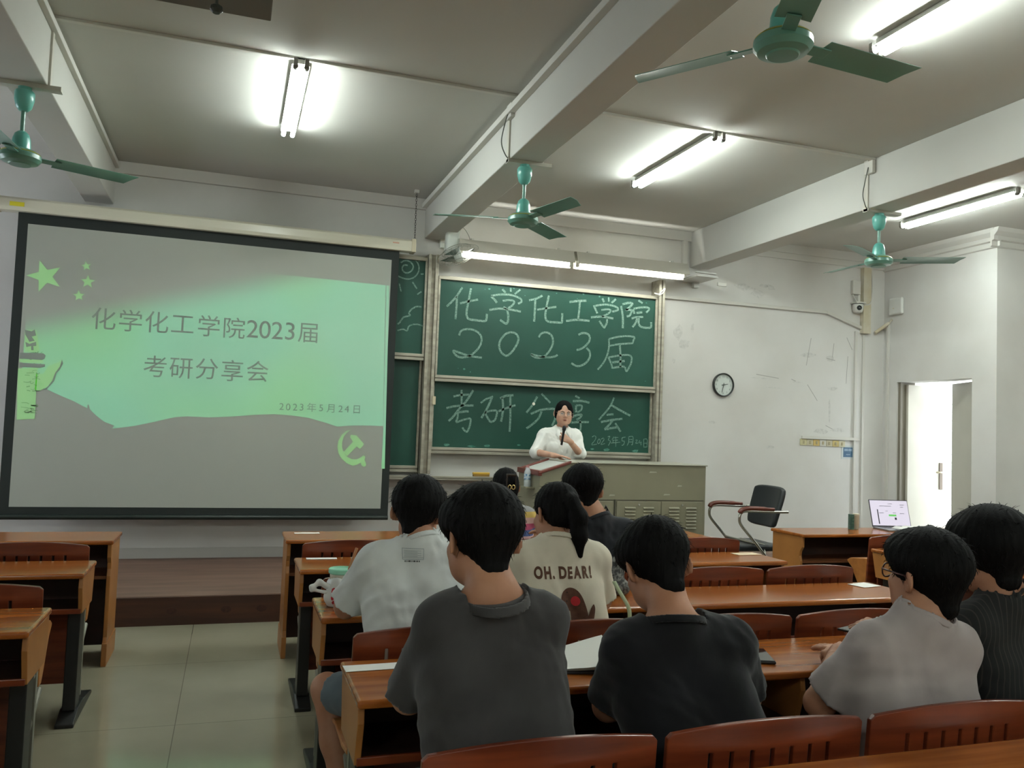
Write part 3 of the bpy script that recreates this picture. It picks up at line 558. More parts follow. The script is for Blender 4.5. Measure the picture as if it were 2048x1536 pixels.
# the lit background reaches to the feathered edge above the traced outline on the stars' side
gm = [(-1640, 2470), (-1200, 2640), (-700, 2749)] + [p for p in G0[4:-1]] + [(-1640, 1718)]
scr(spoly([[gm]], sy-0.0050), 'slide_background', SL_T, scn)
scr(spoly([S_strip], sy-0.0052), 'slide_edge', SL_P, scn)
scr(spoly([S_body, S_wing, S_top, S_bandg], sy-0.0060), 'slide_pillar', SL_G, scn)
scr(spoly([S_band1, S_band2, S_wingshade, S_topshade], sy-0.0070), 'slide_pillar_shade', GREYP, scn)
car = MB(); rc_ = random.Random(4)
for k in range(34):
    cx_, cz_ = rc_.uniform(-1.60, -1.52), rc_.uniform(1.38, 1.95); w_ = rc_.uniform(0.015, 0.04)
    car.ribbon(smooth_line([(cx_-w_, cz_), (cx_, cz_+rc_.uniform(-.012, .012)), (cx_+w_*0.6, cz_+rc_.uniform(-.01, .01))], 3), rc_.uniform(.004, .009), sy-0.0066)
scr(car, 'slide_pillar_carving', mat('dim_slide_green', (138, 164, 132), 0.75, spec=0.2), scn)
stm = MB()
for i, (x, z, r) in enumerate(STARS):
    ro = (0.35, 0.2, 0.0, 0.1)[i]; vs = []
    for k in range(10):
        a = math.pi/2+ro+k*math.pi/5; q = (r if k % 2 == 0 else r*0.40)/1000
        vs.append((x/1000+q*math.cos(a), sy-0.0062, z/1000+q*math.sin(a)))
    vs.append((x/1000, sy-0.0062, z/1000)); n0 = 10
    stm.add(vs, [(n0, k, (k+1) % 10) for k in range(10)])
scr(stm, 'slide_stars', SL_G, scn)
scr(spoly([S_sickle, S_hammer], sy-0.0060), 'slide_emblem', SL_G, scn)
tm = MB()
for c, x, z in [q for q in TXT if q[2] > 2100]: put_text(tm, c, x/1000, sy-0.0064, z/1000, 0.20 if not c.isdigit() else 0.225)
scr(tm, 'slide_title', GREYP, scn); tm = MB()
for c, x, z in [q for q in TXT if q[2] <= 2100]: put_text(tm, c, x/1000, sy-0.0064, z/1000, 0.20)
scr(tm, 'slide_subtitle', GREYP, scn); tm = MB()
for c, x, z in TXT2: put_text(tm, c, x/1000, sy-0.0064, z/1000, 0.088)
scr(tm, 'slide_date', GREYP, scn)

# ---------------------------------------------------------------- wall fan
wfan = thing('wall_fan', 'small white wall fan with wire cage beside the end of the middle beam', 'fan', (1.90, 7.97, 3.30))
FW = mat('white_fan_plastic', (214, 220, 212), 0.35); FK = mat('dark_fan_knob', (110, 120, 112), 0.4)
MB().box(-0.05, 0.05, -0.02, 0.03, -0.10, 0.10).build('wall_plate', FW, wfan, bevel=0.008)
Mt = Matrix.Rotation(rad(12), 3, 'X')
bd = MB().obox((0, -0.30, -0.07), (0.125, 0.11, 0.29), Mt).box(-0.03, 0.03, -0.26, 0.0, 0.03, 0.08).build('body', FW, wfan, bevel=0.022, seg=4)
MB().ball((-0.025, -0.357, -0.01), (0.018, 0.006, 0.018)).build('knob', FK, bd, smooth=True)
for z in (0.085, 0.095): pass
MB().box(-0.03, 0.03, -0.345, -0.338, 0.035, 0.042).box(-0.03, 0.03, -0.345, -0.338, 0.05, 0.057).build('vent_slot', FK, bd)
cage_c = Vector((0.03, -0.42, -0.235)); Md = Matrix.Rotation(rad(-18), 3, 'Y') @ Matrix.Rotation(rad(-14), 3, 'X')
cg = MB()
for k in range(30):
    a = 2*math.pi*k/30; d = Vector((math.cos(a), math.sin(a), 0))
    cg.tube([cage_c+Md @ (d*r+Vector((0, 0, h))) for r, h in ((0.03, 0.055), (0.13, 0.045), (0.205, 0.0), (0.13, -0.05), (0.03, -0.06))], 0.0012, 4)
for r, h in ((0.206, 0.0), (0.14, 0.043), (0.14, -0.048), (0.05, -0.06)):
    cg.tube([cage_c+Md @ Vector((r*math.cos(a), r*math.sin(a), h)) for a in [2*math.pi*i/36 for i in range(37)]], 0.0022, 5, cap=False)
cg.build('wire_cage', mat('grey_fan_wire', (150, 152, 142), 0.4, metal=0.5), wfan)
bl = MB()
for k in range(3):
    a = k*2*math.pi/3; vs = []
    for u in (0.03, 0.08, 0.14, 0.18):
        for w in (-0.5, 0.5):
            b_ = a+w*1.1; vs.append(cage_c+Md @ Vector((u*math.cos(b_), u*math.sin(b_), 0.018*w)))
    bl.add(vs, [(2*i, 2*i+1, 2*i+3, 2*i+2) for i in range(3)])
bl.build('blade', mat('smoky_fan_blade', (92, 104, 98), 0.2, spec=0.7), wfan)
MB().lathe([(0.032, 0.06), (0.04, 0.05), (0.04, -0.05), (0.03, -0.065), (0.0001, -0.066)], cage_c, 18, M=Md).build('hub', FW, wfan, smooth=True, auto=40)
MB().tube(smooth_line([(0.05, -0.30, 0.10), (0.14, -0.28, 0.03), (0.19, -0.26, -0.06), (0.15, -0.27, -0.13), (0.06, -0.30, -0.08)], 6), 0.003, 6).build('cord', GREYW, wfan, smooth=True)
# ---------------------------------------------------------------- desk rows
DTOP = mat('orange_brown_varnished_top', (158, 92, 38), 0.2, col2=(134, 72, 26), scale=(2.0, 22, 22), detail=5, spec=0.38)
DSIDE = mat('light_brown_side_panel', (164, 110, 56), 0.38, col2=(142, 90, 42), scale=(20, 3, 3), detail=4)
DRED = mat('red_brown_varnished_ply', (118, 54, 28), 0.28, col2=(86, 34, 17), scale=(2.2, 14, 30), detail=5, spec=0.5)
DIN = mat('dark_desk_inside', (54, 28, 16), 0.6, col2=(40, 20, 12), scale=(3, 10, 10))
DSEAT = mat('light_brown_seat_ply', (172, 112, 54), 0.35, col2=(150, 92, 42), scale=(3, 16, 16), detail=4)
BLKS = mat('black_painted_steel', (24, 24, 23), 0.4)
GRYS = mat('grey_steel_tube', (128, 128, 116), 0.4, metal=0.3)
PITCH, BW, HT = 0.555, 0.53, 0.72
def backrest_mesh():
    """slatted ply backrest: arched top, row of upright slots, slightly curved and raked; origin at its lower left on the floor line."""
    W = BW; n = 36; zs = [0.47, 0.56, 0.60, 0.65, 0.70, 0.738, 0.765]
    slot_w, ns = 0.0105, 7
    xs = sorted(set([0.0, 0.012, W-0.012, W]+[W*(i+1)/(ns+1)*0.80+W*0.10+s*slot_w/2 for i in range(ns) for s in (-1, 1)]+[W*i/10 for i in range(11)]))
    slots = [(W*(i+1)/(ns+1)*0.80+W*0.10) for i in range(ns)]
    xs = [x for x in xs if not any(abs(x-c) < slot_w/2-1e-6 for c in slots)]
    xs = sorted(set(round(x, 5) for x in xs))
    def top(x): u = (x/W-0.5)*2; return 0.785+0.022*(1-u*u)-(0.010 if abs(u) > 0.975 else 0)
    def dy(x, z): u = (x/W-0.5)*2; return -0.02*(1-u*u)*0.9-(z-0.47)*0.10
    rows = zs+['T']
    vs = []; idx = {}
    def vid(i, j, f):
        if (i, j, f) not in idx:
            x = xs[i]; z = top(x) if rows[j] == 'T' else rows[j]
            ins = 0.0
            idx[(i, j, f)] = len(vs); vs.append((x, dy(x, z)+(0.0075 if f else -0.0075), z))
        return idx[(i, j, f)]
    cell = [[True]*(len(rows)-1) for _ in range(len(xs)-1)]
    for i in range(len(xs)-1):
        if any(abs((xs[i]+xs[i+1])/2-c) < 1e-3 for c in slots):
            for j in range(len(rows)-1):
                if rows[j] != 'T' and rows[j] >= 0.56-1e-6 and (rows[j+1] != 'T' and rows[j+1] <= 0.738+1e-6): cell[i][j] = False
    fs = []
    I, Jn = len(xs)-1, len(rows)-1
    for i in range(I):
        for j in range(Jn):
            if not cell[i][j]: continue
            fs.append((vid(i, j, 0), vid(i+1, j, 0), vid(i+1, j+1, 0), vid(i, j+1, 0)))
            fs.append((vid(i, j, 1), vid(i, j+1, 1), vid(i+1, j+1, 1), vid(i+1, j, 1)))
            for di, dj, e in ((-1, 0, ((i, j), (i, j+1))), (1, 0, ((i+1, j+1), (i+1, j))), (0, -1, ((i+1, j), (i, j))), (0, 1, ((i, j+1), (i+1, j+1)))):
                a, b = i+di, j+dj
                if not (0 <= a < I and 0 <= b < Jn and cell[a][b]):
                    p, q = e
                    fs.append((vid(p[0], p[1], 0), vid(q[0], q[1], 0), vid(q[0], q[1], 1), vid(p[0], p[1], 1)))
    return vs, fs
BACK = backrest_mesh()
def wavy_side(x0, x1, d):
    """side panel: box wall with a waved near edge, in local y (0 = near edge of the desk top)."""
    P = [(0.035, 0.695), (0.028, 0.65), (0.040, 0.61), (0.052, 0.57), (0.062, 0.53), (d-0.045, 0.53), (d-0.012, 0.695)]
    return MB().prism(P, x0, x1, 'x')
def desk_row(label, loc, nb=5, seats_down=(), group='desk rows with attached seats'):
    """loc: left near corner of the desk top on the floor. Backrests and seats stand on the far side."""
    t = thing('classroom_desk', label, 'desk', loc, 0, group)
    L = nb*PITCH+0.065; d = 0.385
    MB().box(0, L, 0, d, HT-0.024, HT).build('desktop', DTOP, t, bevel=0.009, seg=3)
    for x in (0.006, L/2-0.009, L-0.024): wavy_side(x, x+0.018, d).build('side_panel', DSIDE, t, bevel=0.002)
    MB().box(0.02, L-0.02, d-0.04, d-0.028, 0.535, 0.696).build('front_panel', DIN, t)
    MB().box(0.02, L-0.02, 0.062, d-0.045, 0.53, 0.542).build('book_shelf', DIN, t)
    MB().box(0.012, L-0.012, 0.055, 0.067, 0.528, 0.552).build('shelf_lip', DRED, t, bevel=0.003)
    MB().box(0.05, L-0.05, d-0.02, d-0.008, 0.13, 0.53).build('modesty_panel', DRED, t)
    for x in (0.03, L/2-0.03, L-0.085):
        lg = MB().box(x, x+0.055, 0.19, 0.30, 0.05, 0.53).build('leg', BLKS, t, bevel=0.004)
        MB().prism([(0.10, 0.0), (0.62, 0.0), (0.62, 0.018), (0.36, 0.055), (0.22, 0.055), (0.10, 0.018)], x-0.012, x+0.067, 'x').build('foot', BLKS, lg, bevel=0.004)
        MB().box(x+0.015, x+0.04, 0.42, 0.45, 0.05, 0.47).tube([(x+0.0275, 0.30, 0.22), (x+0.0275, 0.56, 0.368)], 0.011, 8).tube([(x+0.0275, 0.435, 0.30), (x+0.0275, 0.56, 0.37)], 0.009, 8).tube([(x+0.0275, 0.30, 0.46), (x+0.0275, 0.435, 0.46)], 0.011, 8).build('seat_bracket', GRYS, t)
    for k in range(nb):
        x = 0.045+k*PITCH
        b = MB().add([(a+x, b_+0.475, c) for a, b_, c in BACK[0]], BACK[1]).build('backrest', DRED, t, bevel=0.0028, seg=2)
        if k in seats_down:
            P = [(0.48, 0.415), (0.60, 0.395), (0.80, 0.398), (0.865, 0.385), (0.865, 0.370), (0.80, 0.382), (0.60, 0.379), (0.48, 0.399)]
        else:
            P = [(0.468, 0.635), (0.63, 0.618), (0.665, 0.600), (0.66, 0.588), (0.62, 0.555), (0.55, 0.44), (0.52, 0.40), (0.475, 0.40)]
        MB().prism(P, x, x+BW, 'x').build('seat', DSEAT, t, bevel=0.004)
    return t
MX = 0.352
desk_row('first seated desk row of the middle block, right behind its front counter', (MX, 4.235, 0), seats_down=(1, 2))
desk_row('second desk row of the middle block, with the milky drink on its aisle end', (MX, 3.195, 0), seats_down=(2,))
desk_row('third desk row of the middle block, with the open notebook and flat phone', (MX, 2.235, 0), seats_down=(0, 1))
desk_row('nearest desk row of the middle block, its backrests in front of the camera', (MX, 1.235, 0), seats_down=(0, 1, 2, 3))
LX = -0.600-(5*PITCH+0.065)
desk_row('first seated desk row of the block under the screen, across the aisle', (LX, 4.235, 0))
desk_row('second desk row of the block across the aisle from the drink', (LX, 3.15, 0))
desk_row('nearest desk row of the block across the aisle, only its seat end showing', (LX, 2.16, 0))
RX = 4.205
desk_row('first seated desk row of the block by the open door, under the laptop counter', (RX, 4.31, 0))
desk_row('second desk row of the block by the open door, behind the striped shirt', (RX, 3.25, 0))

def front_counter(label, x0, L, y0):
    """counter without seats at the head of a block: closed towards the platform, open shelves towards the seats."""
    t = thing('front_counter', label, 'desk', (x0, y0, 0), 0, 'front counters')
    d = 0.42
    MB().box(-0.01, L+0.01, 0, d, HT-0.024, HT).build('counter_top', DTOP, t, bevel=0.008, seg=3)
    P = [(0.03, 0.696), (0.03, 0.62), (0.055, 0.585), (0.062, 0.55), (0.05, 0.51), (0.055, 0.16), (0.03, 0.12), (0.03, 0.0), (d-0.02, 0.0), (d-0.02, 0.12), (d-0.02, 0.696)]
    xs = [0.0]+[L*k/3-0.01 for k in (1, 2)]+[L-0.022]
    for i, x in enumerate(xs): MB().prism(P, x, x+0.022, 'x').build('side_panel', DSIDE, t, bevel=0.003)
    for x in (-0.006, L-0.022): MB().box(x, x+0.028, 0.022, d-0.012, 0.0, 0.13).build('plinth', DSIDE, t, bevel=0.003)
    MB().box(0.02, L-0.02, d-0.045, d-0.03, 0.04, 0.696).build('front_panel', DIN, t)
    MB().box(0.02, L-0.02, 0.07, d-0.045, 0.49, 0.508).build('shelf', mat('brown_shelf_board', (110, 66, 36), 0.45, col2=(90, 50, 26), scale=(3, 20, 20)), t)
    return t
front_counter('wooden front counter of the middle block, a white card on its aisle end', 0.36, 2.96, 5.29)
front_counter('wooden front counter across the aisle, under the screen', -3.50, 2.88, 5.31)
front_counter('wooden front counter with the open laptop on it', 4.215, 2.9, 5.40)

# ---------------------------------------------------------------- lectern
LB = mat('khaki_steel_cabinet', (132, 128, 107), 0.45, col2=(124, 120, 100), scale=(2, 2, 2), spec=0.4)
lec = thing('lectern', 'long khaki steel lectern cabinet with louvred doors on the platform', 'lectern', (2.53, 6.75, PLAT))
W = 1.635; H = 0.97; D = 0.55
MB().prism([(0, 0), (W, 0), (W, H), (0.29, H), (0.0, H-0.095)], 0, D, 'y').build('cabinet_body', LB, lec, bevel=0.004)
rd = mat('red_brown_edge_trim', (112, 56, 46), 0.4)
def slope(x0, x1, y0, y1, dz0, dz1):
    s = 0.095/0.29
    return MB().prism([(x0, H-0.095+s*x0+dz0), (x1, H-0.095+s*x1+dz0), (x1, H-0.095+s*x1+dz1), (x0, H-0.095+s*x0+dz1)], y0, y1, 'y')
slope(-0.012, 0.29, -0.012, 0.03, -0.004, 0.022).build('edge_trim', rd, lec, bevel=0.006)
slope(-0.012, 0.29, D-0.03, D+0.012, -0.004, 0.022).build('edge_trim', rd, lec, bevel=0.006)
MB().box(-0.014, 0.02, -0.01, D+0.01, H-0.115, H-0.068).build('edge_trim', rd, lec, bevel=0.006)
slope(0.02, 0.285, 0.03, D-0.03, 0.0, 0.006).build('control_panel', mat('pale_control_panel', (186, 190, 184), 0.5), lec)
MB().box(0.28, W+0.012, -0.012, D+0.012, H, H+0.012).build('top_plate', mat('grey_laminate_top', (152, 150, 136), 0.4), lec, bevel=0.004)
LS = mat('dark_seam', (66, 62, 50), 0.6)
for x0, x1 in ((0.05, 0.70), (0.735, 1.17), (1.18, 1.60)):
    dr = MB().box(x0, x1, -0.010, 0.0, 0.05, 0.645).build('cabinet_door', LB, lec, bevel=0.003)
    for c in (x0+(x1-x0)*0.30, x0+(x1-x0)*0.72):
        for i in range(7):
            z = 0.40+i*0.03
            MB().prism([(-0.012, z), (-0.024, z+0.004), (-0.012, z+0.016)], c-0.052, c+0.052, 'x').build('louvre', LB, dr)
    MB().lathe([(0.009, 0), (0.009, 0.006), (0.0001, 0.007)], ((x0+x1)/2, -0.012, 0.615), 12, M=Matrix.Rotation(rad(90), 3, 'X')).build('lock', mat('steel_lock', (170, 168, 158), 0.3, metal=0.8), dr)
MB().box(0.712, 0.722, -0.012, 0.0, 0.03, 0.66).build('seam', LS, lec); MB().box(0.02, W-0.02, -0.004, 0.0, 0.652, 0.658).build('seam', LS, lec)
sp = MB()
for (x, z, w) in ((0.66, 0.69, .06), (1.05, 0.90, .08), (1.34, 0.78, .05), (1.2, 0.70, .07), (0.95, 0.62, .05)): sp.add([(x, -0.0012, z), (x+w, -0.0012, z+.004), (x+w*.9, -0.0012, z+.012), (x+.01, -0.0012, z+.014)], [(0, 1, 2, 3)])
sp.build('tape_scrap', mat('pale_tape', (168, 165, 146), 0.5), lec)

# ---------------------------------------------------------------- bow chair on the platform
CHR = mat('chromed_tube', (196, 194, 184), 0.22, metal=0.95); LEA = mat('black_leatherette', (34, 38, 40), 0.42, bump=0.05, bscale=(60, 60, 60))
ARM = mat('red_brown_arm_pad', (96, 42, 28), 0.35)
ch = thing('office_chair', 'black leatherette bow chair with chrome tube frame and brown arm pads', 'chair', (4.52, 6.60, PLAT), rad(86))
# local: faces +y, x is sideways
bk = MB(); n = 10
for j in range(n+1):
    for i in range(n+1):
        u, v = i/n*2-1, j/n
        rr_ = 1-0.0*v; k = 0.25*(1-0.08*(1-v)**2)
        cx = k*u; 
        sq = (abs(u)**5); cz = 0.445+0.37*v-0.02*sq*(1 if v > 0.5 else -1)*abs(2*v-1)
        for th in (0,): bk.v.append((cx*(1-0.05*(abs(2*v-1)**6)), 0.03*u*u-0.05*(v-0.3)*0.9+0.02*math.cos(3*v), cz))
bk.f = [(j*(n+1)+i, j*(n+1)+i+1, (j+1)*(n+1)+i+1, (j+1)*(n+1)+i) for j in range(n) for i in range(n)]; bk.mi = [0]*len(bk.f)
ob = bk.build('backrest', LEA, ch, smooth=True); ob.location = (0, -0.20, 0)
sd = ob.modifiers.new('thick', 'SOLIDIFY'); sd.thickness = 0.045; sd.offset = 0; bv = ob.modifiers.new('round', 'BEVEL'); bv.width = 0.018; bv.segments = 3; bv.limit_method = 'ANGLE'; bv.angle_limit = rad(50)
MB().box(-0.24, 0.24, -0.20, 0.22, 0.245, 0.305).build('seat', LEA, ch, bevel=0.025, seg=4)
for s in (-1, 1):
    x = s*0.275
    pts = [(x, -0.24, 0.60), (x, -0.05, 0.60), (x, 0.17, 0.605), (x, 0.225, 0.585), (x, 0.24, 0.54), (x, 0.22, 0.48), (x, 0.10, 0.35), (x, -0.06, 0.17), (x, -0.17, 0.045), (x, -0.16, 0.016), (x, -0.10, 0.0125), (x, 0.25, 0.0125)]
    MB().tube(smooth_line(pts, 5), 0.0125, 10).build('tube_frame', CHR, ch, smooth=True, auto=50)
    MB().tube(smooth_line([(x, -0.10, 0.622), (x, 0.02, 0.626), (x, 0.14, 0.628), (x, 0.215, 0.615), (x, 0.24, 0.585)], 5), [0.016]*4+[0.021]*13+[0.022]*3+[0.016], 10).build('arm_pad', ARM, ch, smooth=True, auto=60)
MB().tube([(-0.275, -0.225, 0.60), (0.275, -0.225, 0.60)], 0.011, 8).tube([(-0.275, 0.25, 0.0125), (0.275, 0.25, 0.0125)], 0.0125, 8).tube([(-0.275, 0.07, 0.315), (0.275, 0.07, 0.315)], 0.011, 8).tube([(-0.275, -0.02, 0.215), (-0.2, -0.05, 0.30), (0.2, -0.05, 0.30), (0.275, -0.02, 0.215)], 0.011, 8).build('cross_bar', CHR, ch, smooth=True, auto=50)
# ---------------------------------------------------------------- things on the walls
ck = thing('wall_clock', 'round white wall clock with black rim and black hands', 'clock', (5.117, 8.0, 2.017))
Mx = Matrix.Rotation(rad(90), 3, 'X')
MB().lathe([(0.118, 0.0), (0.130, 0.004), (0.131, 0.032), (0.126, 0.038), (0.118, 0.036), (0.116, 0.02)], n=48, M=Mx, cap=False).build('rim', mat('black_clock_rim', (34, 38, 36), 0.35), ck, smooth=True, auto=40)
fc = MB().lathe([(0.1, 0.0), (0.1185, 0.001), (0.118, 0.0185), (0.0001, 0.0186)], n=48, M=Mx).build('dial', mat('white_clock_dial', (206, 214, 208), 0.4), ck)
nm = MB()
for k in range(1, 13):
    a = math.pi/2-k*math.pi/6; put_text(nm, str(k), 0.092*math.cos(a), -0.0195, 0.092*math.sin(a), 0.030)
nm.build('numerals', mat('grey_numeral', (120, 128, 122), 0.5), fc)
def hand(ang, L, w, y):
    c, s = math.cos(ang), math.sin(ang); mb = MB()
    vs = [(-0.022*c-w*s, -0.022*s+w*c), (-0.022*c+w*s, -0.022*s-w*c), (L*c+0.6*w*s, L*s-0.6*w*c), (L*c-0.6*w*s, L*s+0.6*w*c)]
    return mb.prism(vs, y-0.0015, y, 'y').build('clock_hand', mat('black_clock_hand', (60, 64, 60), 0.4), ck)
hand(rad(12), 0.058, 0.0045, -0.022); hand(rad(258), 0.086, 0.0035, -0.025)
# trunking and electrical bits
trunk('cable_trunking', 'cable trunking along the front wall from the blackboards towards the corner', MB().box(4.28, 6.47, 7.965, 8.0, 2.915, 2.95).prism([(6.47, 2.915), (6.47, 2.95), (6.99, 2.80), (6.99, 2.76)], 7.965, 8.0, 'y'))
trunk('cable_trunking', 'wide upright cable trunking in the corner of the room', MB().box(6.965, 7.075, 7.94, 8.0, 2.72, 3.50)).data.materials[0] = PVCY
trunk('cable_trunking', 'narrow upright cable trunking below the corner camera', MB().box(6.885, 6.915, 7.975, 8.0, PLAT+0.09, 2.74))
trunk('cable_trunking', 'upright cable trunking in the corner beside the narrow one', MB().box(7.0, 7.03, 7.98, 8.0, PLAT+0.09, 2.71))
trunk('cable_trunking', 'thin upright cable trunking on the side wall between the corner and the door', MB().box(7.295, 7.32, 7.90, 7.935, PLAT+0.09, 2.84))
trunk('cable_trunking', 'trunking strip above the row of wall switches', MB().box(6.165, 6.965, 7.972, 8.0, 1.458, 1.492))
trunk('cable_trunking', 'upright cable trunking near the ceiling at the end of the blackboard lamps', MB().box(4.56, 4.62, 7.955, 8.0, 3.16, 3.57))
for i in range(7):
    x = 6.195+i*0.089; c = ((208, 200, 156), (196, 188, 160), (206, 178, 108), (204, 204, 192), (194, 186, 158), (196, 176, 112), (206, 200, 172))[i]
    t = thing('light_switch', ('cream', 'grey cream', 'yellowest', 'whitest', 'dull cream', 'brownish yellow', 'pale cream')[i]+' light switch in the row under the trunking, number %s from the clock' % ('one', 'two', 'three', 'four', 'five', 'six', 'seven')[i], 'switch', (x, 8.0, 1.42-0.001*i), 0, 'row of light switches')
    MB().box(-0.043, 0.043, -0.012, 0, -0.036, 0.036).build('plate', mat('switch_plate_%d' % i, c, 0.45, col2=tuple(int(v*0.93) for v in c), scale=(14, 14, 14)), t, bevel=0.003)
    MB().box(-0.012, 0.012, -0.018, -0.012, -0.018, 0.018).build('rocker', mat('switch_rocker', (168, 158, 124), 0.4), t, bevel=0.003)
cd = thing('notice_card', 'small blue notice card under the light switches', 'sign', (6.822, 7.997, 1.318))
MB().box(-0.092, 0.092, -0.001, 0.003, -0.078, 0.078).build('backing', mat('clear_card_sleeve', (196, 204, 204), 0.25), cd)
MB().box(-0.068, 0.068, -0.0025, -0.001, -0.055, 0.058).build('blue_panel', mat('blue_card', (58, 96, 128), 0.4, col2=(74, 108, 136), scale=(40, 40, 40)), cd)
MB().box(-0.055, -0.003, -0.003, -0.0025, 0.015, 0.042).box(0.003, 0.055, -0.003, -0.0025, 0.015, 0.042).box(-0.03, 0.03, -0.003, -0.0025, -0.03, -0.022).build('pale_print', mat('pale_blue_print', (138, 162, 184), 0.5), cd)
cm = thing('security_camera', 'white dome security camera with black lens beside the corner trunking', 'camera', (6.89, 7.95, 3.06))
MB().box(-0.07, 0.07, -0.06, 0.05, 0.0, 0.02).box(-0.015, 0.015, -0.02, 0.05, 0.02, 0.10).build('bracket', PVC, cm, bevel=0.004)
hd = MB().lathe([(0.062, 0.0), (0.064, -0.03), (0.060, -0.07), (0.048, -0.10), (0.0001, -0.112)], n=28).build('dome', mat('white_camera_shell', (214, 214, 208), 0.35), cm, smooth=True, auto=45)
MB().lathe([(0.066, 0.002), (0.066, -0.006), (0.06, -0.007)], n=28).build('seal', mat('black_rubber', (40, 42, 42), 0.5), cm)
MB().ball((-0.022, -0.052, -0.052), (0.030, 0.018, 0.030), M=Matrix.Rotation(rad(-22), 3, 'Z')).build('lens', mat('black_glass_lens', (44, 46, 48), 0.15), hd, smooth=True)
bx = MB().box(6.825, 6.935, 7.955, 8.0, 3.175, 3.34); tag(bx.build('wireless_bridge', PVC, bevel=0.006), 'white upright box above the security camera', 'box')
MBR = MB().tube([(6.83, 7.97, 3.17), (6.87, 7.96, 3.10), (6.89, 7.95, 3.07)], 0.006, 6).tube(smooth_line([(7.09, 7.96, 3.50), (7.10, 7.955, 3.3), (7.085, 7.95, 3.15), (7.05, 7.94, 3.07), (6.95, 7.945, 3.05)], 5), 0.008, 6)
tag(MBR.build('cable', PVC, smooth=True), 'pale cable looping beside the corner trunking to the security camera', 'cable')
ap = thing('access_point', 'white rounded wireless unit on the wall above the door', 'router', (7.32, 7.785, 3.045))
MB().box(-0.045, 0.0, -0.105, 0.105, -0.10, 0.10).build('cover', mat('white_ap_shell', (210, 211, 206), 0.35), ap, bevel=0.022, seg=4)
MB().box(-0.047, -0.045, 0.01, 0.03, -0.03, -0.02).build('logo_mark', PVCY, ap)
wp = MB().tube([(7.30, 7.90, 2.86), (7.16, 7.965, 2.74)], 0.020, 10).tube([(7.31, 7.86, 2.90), (7.30, 7.90, 2.86)], 0.012, 8); tag(wp.build('conduit_pipe', PVCY, smooth=True, auto=50), 'yellowed conduit elbow at the corner below the access point', 'pipe')
# ---------------------------------------------------------------- smooth bodies: blended distance fields turned into one surface
def V3(p): return np.array(p, dtype=np.float64)
def unit(v): v = V3(v); return v/np.linalg.norm(v)
def smin(a, b, k):
    h = np.clip(0.5+0.5*(b-a)/k, 0, 1); return b+(a-b)*h-k*h*(1-h)
def prim(op, P):
    if op[0] == 'rc':
        a, b, ra, rb = V3(op[1]), V3(op[2]), op[3], op[4]
        ba = b-a; t = np.clip(((P-a) @ ba)/max(ba @ ba, 1e-9), 0, 1)
        d = np.sqrt((((P-a)-t[..., None]*ba)**2).sum(-1))-(ra+(rb-ra)*t)
    else:
        c, r, R = V3(op[1]), V3(op[2]), op[3]
        q = (P-c) @ R; k0 = np.sqrt(((q/r)**2).sum(-1)); k1 = np.sqrt(((q/(r*r))**2).sum(-1))+1e-9
        d = k0*(k0-1)/k1
    cut = op[6] if op[0] == 'rc' and len(op) > 6 else (op[5] if op[0] == 'el' and len(op) > 5 else None)
    if cut:
        for p, n in cut: d = np.maximum(d, (P-V3(p)) @ V3(n))
    return d
def obox(op):
    if op[0] == 'rc':
        a, b = V3(op[1]), V3(op[2]); r = max(op[3], op[4]); return np.minimum(a, b)-r, np.maximum(a, b)+r
    r = max(op[2]); return V3(op[1])-r, V3(op[1])+r
def kof(op): return op[5] if op[0] == 'rc' else op[4]
def RC(a, b, ra, rb, k=0.03, cut=None): return ('rc', a, b, ra, rb, k, cut)
I3 = np.eye(3)
def EL(c, r, k=0.02, R=I3, cut=None): return ('el', c, r, R, k, cut)
